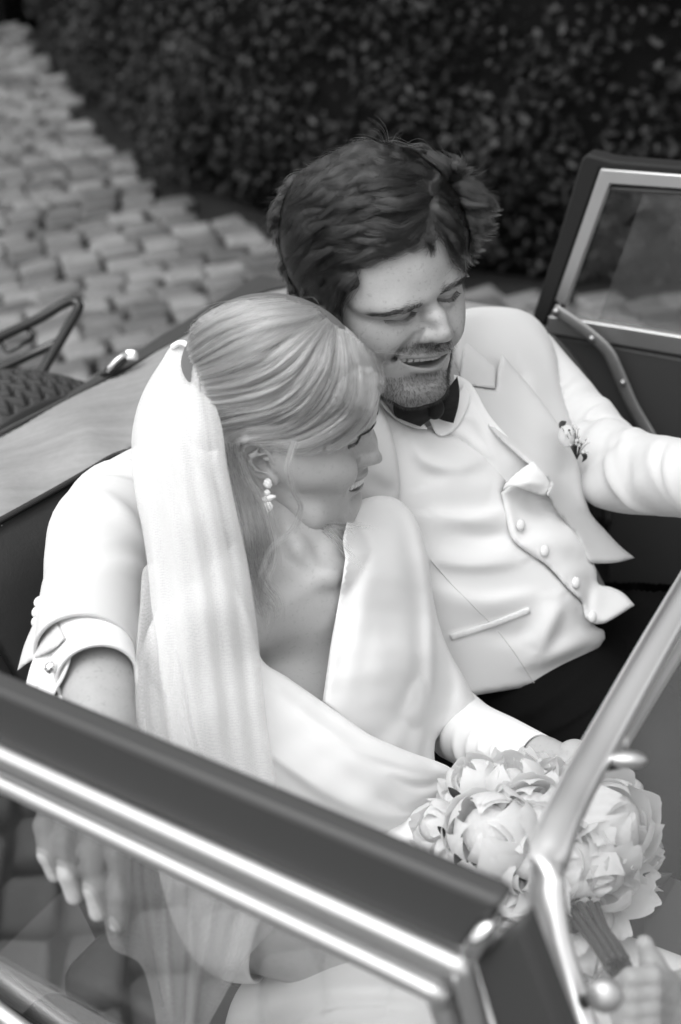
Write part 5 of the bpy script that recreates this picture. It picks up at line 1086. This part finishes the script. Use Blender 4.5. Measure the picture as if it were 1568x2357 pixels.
GM = [gx_(p) for p in ((1100, 680), (1000, 790), (880, 850), (740, 890), (620, 930), (640, 1050), (590, 1090), (545, 1130), (530, 1270), (470, 1300), (350, 1200), (270, 1120), (215, 930), (170, 800), (155, 640), (175, 520), (235, 430), (305, 350), (420, 290), (500, 240), (640, 185), (720, 182), (850, 220), (930, 215), (1100, 262), (1190, 312), (1230, 400), (1330, 415), (1390, 510), (1410, 570), (1360, 680), (1300, 790), (1240, 870), (1210, 890), (1180, 800), (1140, 700))]
GG = [[gx_(p) for p in g] for g in (
    ((1130, 560), (1050, 700), (900, 810), (700, 850), (520, 830), (300, 900)), ((1100, 500), (950, 500), (800, 490), (650, 540), (560, 640), (420, 700)), ((1110, 590), (950, 640), (800, 600), (650, 600), (500, 620), (350, 720), (250, 780)),
    ((1110, 640), (950, 750), (800, 720), (650, 665), (500, 700), (350, 790), (260, 840)), ((1150, 400), (1000, 340), (850, 385), (700, 355), (560, 420), (420, 500), (300, 560)), ((1080, 300), (950, 290), (820, 340), (700, 300), (560, 290), (430, 340), (290, 430)),
    ((900, 230), (780, 220), (650, 195), (520, 265), (420, 310)), ((420, 520), (300, 560), (230, 650), (190, 740)), ((430, 640), (300, 700), (240, 800), (220, 880)), ((600, 780), (450, 800), (320, 830), (270, 930), (290, 1010)), ((700, 880), (560, 930), (420, 960), (320, 1000), (300, 1080)),
    ((620, 1000), (500, 1080), (400, 1110), (330, 1140)), ((600, 950), (600, 1050), (560, 1120), (520, 1230)), ((450, 1000), (420, 1100), (440, 1200), (480, 1280)), ((1130, 450), (1220, 430), (1330, 450), (1400, 520)), ((1140, 540), (1250, 540), (1350, 560), (1410, 570)),
    ((1150, 620), (1240, 660), (1320, 690), (1370, 680)), ((1160, 680), (1220, 760), (1280, 810), (1300, 800)), ((1180, 760), (1205, 840), (1225, 880)), ((1180, 480), (1200, 380), (1120, 300), (1000, 280)), ((1000, 430), (850, 440), (700, 450), (600, 500), (480, 560)))]
gh = empty('hair', W(C(850, 600, 1.6)), parent=groom)
f = Field((-.15, .08, 1.40), (.20, .46, 1.85), .004)
f.ell(g_R @ np.array([0, -.020, .036])+g_t, (.079, .094, .091), .01, R=g_R)
f.ell(g_R @ np.array([0, -.062, -.03])+g_t, (.062, .045, .06), .03, R=g_R)
f.ell(C(1066, 505, 1.645), (.012, .026, .012), .02)
f.ell(g_R @ np.array([-.012, .098, -.012])+g_t, (.070, .075, .072), .01, 'sub', R=g_R)
v, q = f.mesh(); mk('hair_base', v, q, base_h, gh)
sheet('hair_base', GM, [(1, 1, 1), (2, 2, 1), (1, 3, 1), (5, 5, 1)], base_h, gh, thick=.004, step=9, hook=lambda P, D: g_depth(P)+.002)
st, tn = comb(GM, GG, g_depth, 2600, 4, 8, 20, 28, 12, .003, .12, curl=2, spread=20, back=6); hair('strands', st, strand_r(len(st), 20, .00014), dark_h, gh, tn)
st, tn = comb(GM, GG, g_depth, 230, 75, 8, 24, 28, 17, .013, .30, curl=1.6, spread=12, back=5); hair('strands', st, strand_r(len(st), 24, .00015), dark_h, gh, tn)
fly = [[gx_(p) for p in g] for g in (((815, 190), (790, 110), (740, 60), (670, 20)), ((820, 195), (800, 100), (760, 40), (720, 5)), ((830, 190), (860, 130), (905, 96)), ((780, 200), (690, 150), (620, 150), (580, 190)), ((850, 210), (880, 150), (920, 110)), ((800, 180), (740, 110), (660, 95)), ((420, 300), (350, 310), (270, 290)), ((240, 440), (190, 420), (150, 430)), ((170, 560), (140, 540), (118, 545)), ((1380, 560), (1430, 500), (1442, 488)), ((1370, 660), (1430, 645), (1470, 645)), ((1380, 620), (1430, 590), (1465, 566)), ((1350, 730), (1400, 720), (1420, 700)))]
st = single(fly, g_depth, 3, 5, .002); hair('strands', st, strand_r(len(st), 18, .00011), dark_h, gh, np.full(len(st), .8))
# brows, lashes, stubble from the face surface
def vnorm(V, Q):
    n = np.zeros_like(V); t = np.cross(V[Q[:, 1]]-V[Q[:, 0]], V[Q[:, 2]]-V[Q[:, 0]])
    for k in range(Q.shape[1]): np.add.at(n, Q[:, k], t)
    n /= np.linalg.norm(n, axis=1)[:, None]+1e-12; c = V.mean(0); return n if ((V-c)*n).sum() > 0 else -n
def surf(loc, x, z):
    d = (loc[:, 0]/mm-x)**2+(loc[:, 2]/mm-z)**2-(loc[:, 1]/mm)*.08; d[loc[:, 1] < .02] = 1e9; return np.argmin(d)
def brows(loc, cam, nrm, mp, fem, n=270):
    out = []
    for s in (-1, 1):
        for i in range(n):
            u = RNG.random(); x = s*(12+38*u); z = 12.0+5.0*math.sin(math.pi*min(u*.75+.1, 1))-4*max(0, u-.6)/.4+RNG.normal(0, 3.3*(1-.55*u)*(0.6 if fem else 1)); k = surf(loc, x, z)
            lx, lz = 7*(.55+.6*u)*RNG.uniform(.6, 1.1), 3.2*(1-1.5*u)+RNG.normal(0, 1); e = surf(loc, x+s*lx, z+lz); a = cam[k]; b = cam[e]+nrm[e]*.0012; mid_ = (a+b)/2+nrm[k]*.0012; out.append(np.array([a, mid_, b]))
    return np.array(out)
def lashes(mp, n=70):
    out = []
    for s in (-1, 1):
        for i in range(n):
            u = (i+RNG.random())/n; p = smooth_poly(np.array([(s*18, 83.5, -3.6), (s*25, 87.3, -6.3), (s*34, 88.2, -7.2), (s*45, 80, -4.6)], float), 30)[int(u*29.9)]
            dr = np.array([s*(u-.35)*7, 5.5, -4.6+RNG.normal(0, .6)]); out.append(mp([p, p+dr*.5+(0, .3, -.9), p+dr+(0, 0, .6)]))
    return np.array(out)
gN = vnorm(gV, gQ); bN = vnorm(bV, bQ); lash_m = mat('lash_hair', .012, .5)
st = brows(g_loc, gV, gN, g_map, False); hair('eyebrows', st, strand_r(len(st), 3, .00012), mat('brow_hair', .03, .5), groom)
st = lashes(g_map); hair('eyelashes', st, strand_r(len(st), 3, .00020), lash_m, groom)
wt = np.clip((1-tone_face(g_loc, True))-.10, 0, 1)*(np.abs(g_loc[:, 2]+.0755) > .0095); wt[(np.abs(g_loc[:, 0]) > .03)] += 0
u_ = np.clip(g_loc[:, 0]/mm/28, -1, 1); lipz = np.abs(g_loc[:, 2]/mm-(-67-8.5*(1-u_*u_))); wt[(lipz < 9) & (np.abs(g_loc[:, 0]) < .029)] = 0; wt[g_loc[:, 2] > -.045] = 0; wt[(g_loc[:, 2] > -.01)] = 0
idx = RNG.choice(len(gV), 12000, p=wt/wt.sum()); nn = gN[idx]+RNG.normal(0, .35, (12000, 3))+np.array([.0, -.7, 0]); nn /= np.linalg.norm(nn, axis=1)[:, None]
a = gV[idx]+RNG.normal(0, .0006, (12000, 3)); ln = RNG.uniform(.003, .0055, 12000)[:, None]
st = np.stack([a, a+nn*ln*.5+gN[idx]*.0004, a+nn*ln], 1); hair('stubble', st, strand_r(12000, 3, .000085), mat('stubble_hair', .035, .5), groom)
# ---- bride
blond = hair_mat('blonde_hair', .025, .60, .24, .35); base_b = mat('hair_base_blonde', .14, .6, spec=.3)
bc = b_R @ (np.array([0, -.010, .036])*.95)+b_t
b_sh = shell(bc, b_R, (.0815, .108, .0935))
low = tps([(554, 1040, 1.392), (585, 1090, 1.398), (600, 1171, 1.405), (614, 1300, 1.415), (650, 1430, 1.425), (560, 1250, 1.395), (600, 1460, 1.41), (660, 1043, 1.372)])
def b_depth(P):
    a = np.minimum(b_sh(P), b_head_depth(P)-.004); return a
BM = [bx_(p) for p in ((400, 335), (402, 255), (450, 182), (560, 118), (700, 92), (850, 88), (950, 112), (1035, 140), (1100, 200), (1200, 270), (1285, 340), (1325, 400), (1338, 470), (1315, 560), (1298, 640), (1262, 705), (1200, 765), (1130, 812), (1000, 840), (870, 842), (760, 812), (640, 795), (630, 850), (622, 940), (585, 950), (558, 860), (548, 790), (530, 660), (475, 525), (440, 430))]
BG = [[bx_(p) for p in g] for g in (
    ((1000, 155), (850, 150), (700, 175), (550, 230), (420, 330)), ((1000, 180), (850, 225), (700, 300), (550, 380), (430, 420)), ((1010, 215), (900, 320), (750, 420), (600, 480), (470, 500)), ((1040, 255), (950, 395), (820, 500), (650, 560), (500, 565)), ((1060, 300), (1000, 450), (900, 560), (750, 630), (600, 650), (530, 670)),
    ((1100, 220), (1105, 350), (1060, 500), (960, 640), (800, 720), (660, 765), (590, 810), (585, 900), (600, 960)), ((1150, 260), (1190, 400), (1180, 540), (1080, 680), (930, 775), (760, 800), (640, 800), (598, 840), (595, 940)), ((1220, 310), (1275, 450), (1262, 580), (1190, 700), (1060, 785), (900, 832), (740, 812), (640, 805), (605, 850), (600, 950)), ((1270, 340), (1330, 450), (1310, 580), (1262, 690), (1150, 785), (1000, 835), (840, 838), (720, 815)))]
bh = empty('hair', W(C(650, 1000, 1.46)), parent=bride)
f = Field((-.20, -.06, 1.28), (.08, .26, 1.66), .004)
f.ell(b_R @ np.array([0, -.016, .036])+b_t, (.0745, .094, .0845), .01, R=b_R)
f.ell(b_R @ np.array([0, -.075, -.01])+b_t, (.045, .032, .06), .03, R=b_R)
f.ell(b_R @ np.array([-.012, .105, -.030])+b_t, (.075, .078, .062), .01, 'sub', R=b_R)
f.ell(b_R @ np.array([-.085, .02, -.045])+b_t, (.03, .045, .045), .01, 'sub', R=b_R)
v, q = f.mesh(); mk('hair_base', v, q, base_b, bh)
sheet('hair_base', BM, [(1, 1, 1), (2, 2, 1), (1, 3, 1), (5, 5, 1)], base_b, bh, thick=.004, step=9, hook=lambda P, D: b_depth(P)+.002)
st, tn = comb(BM, BG, b_depth, 3200, 5, 10, 26, 24, 9, .002, .02, curl=1.2, spread=8, stop=.08, back=14); hair('strands', st, strand_r(len(st), 26, .00014), blond, bh, tn)
st, tn = comb(BM, BG, b_depth, 300, 60, 11, 30, 24, 13, .0095, .05, curl=.9, spread=8, stop=.08, back=18); hair('strands', st, strand_r(len(st), 30, .00014), blond, bh, tn)
rim_ = smooth_poly(np.array([bx_(p) for p in ((420, 250), (450, 190), (560, 124), (700, 98), (850, 94), (950, 118), (1035, 148), (1100, 206), (1200, 276), (1285, 348))]), 220)+RNG.normal(0, 3, (220, 2))
st, tn = comb(BM, BG, b_depth, 0, 12, 9, 22, 24, 9, .003, .02, curl=1.2, seedpts=rim_, stop=.1, back=3); hair('strands', st, strand_r(len(st), 22, .00014), blond, bh, tn)
tails = [[bx_(p) for p in g] for g in (((600, 800), (615, 950), (665, 1100), (695, 1250), (705, 1400), (760, 1520), (820, 1600), (830, 1700)), ((590, 830), (620, 1000), (650, 1150), (690, 1300), (690, 1450), (740, 1560), (800, 1640)), ((640, 960), (700, 1080), (740, 1200), (770, 1350), (740, 1480), (725, 1600), (765, 1710)), ((560, 800), (590, 950), (625, 1100), (655, 1250), (680, 1400), (720, 1560), (770, 1690), (760, 1760)), ((610, 860), (660, 1050), (720, 1230), (750, 1350), (720, 1500), (760, 1600), (840, 1650)))]
st = single(tails, lambda P: low(P), 170, 34, .003, 26, 3.5); tn = RNG.uniform(0, .75, len(st)); hair('strands', st, strand_r(len(st), 26, .00016), blond, bh, tn)
cheek = tps([(660, 1043, 1.368), (655, 1090, 1.370), (690, 1150, 1.385), (694, 1170, 1.39), (670, 1220, 1.40), (628, 1258, 1.41), (600, 1310, 1.405), (590, 1360, 1.405)])
tend = [[bx_(p) for p in g] for g in (((905, 790), (885, 845), (868, 950), (915, 1060), (945, 1130), (900, 1240), (800, 1320), (760, 1400), (715, 1540)), ((915, 790), (900, 845), (880, 930), (900, 1040), (935, 1120), (890, 1230), (810, 1310)))]
st = single(tend, cheek, 24, 9, .005, 26, 2.5); hair('strands', st, strand_r(len(st), 26, .00015), blond, bh, RNG.uniform(.2, .7, len(st)))
far = tps([(700, 1210, 1.49), (760, 1225, 1.475), (790, 1265, 1.462), (845, 1313, 1.45), (870, 1217, 1.46)])
tend = [[bx_(p) for p in g] for g in (((980, 1215), (1060, 1240), (1130, 1310), (1200, 1380), (1275, 1445)), ((1000, 1215), (1080, 1235), (1150, 1300), (1240, 1400)), ((1060, 1205), (1180, 1213), (1335, 1228)), ((1040, 1210), (1120, 1215), (1200, 1250), (1205, 1300)))]
st = single(tend, far, 16, 12, .004, 18, 3); hair('strands', st, strand_r(len(st), 18, .00009), blond, bh, RNG.uniform(0, .4, len(st)))
fly = [[bx_(p) for p in g] for g in (((700, 92), (560, 90), (430, 125), (385, 130)), ((480, 160), (430, 190), (395, 260)), ((1000, 130), (1050, 110), (1075, 165)), ((900, 90), (1000, 70), (1060, 150)), ((1320, 420), (1370, 380), (1340, 330)), ((1300, 360), (1340, 345), (1568, 365)), ((1230, 280), (1270, 210), (1340, 160)), ((560, 118), (480, 140), (400, 230)), ((1300, 380), (1345, 390), (1360, 470)), ((820, 88), (700, 75), (600, 100)))]
st = single(fly, b_depth, 3, 6, .003); hair('strands', st, strand_r(len(st), 18, .00007), blond, bh, np.full(len(st), .8))
st = brows(b_loc, bV, bN, b_map, True, 200); hair('eyebrows', st, strand_r(len(st), 3, .00014), mat('brow_hair_brown', .06, .5), bride)
st = lashes(b_map); hair('eyelashes', st, strand_r(len(st), 3, .00018), lash_m, bride)
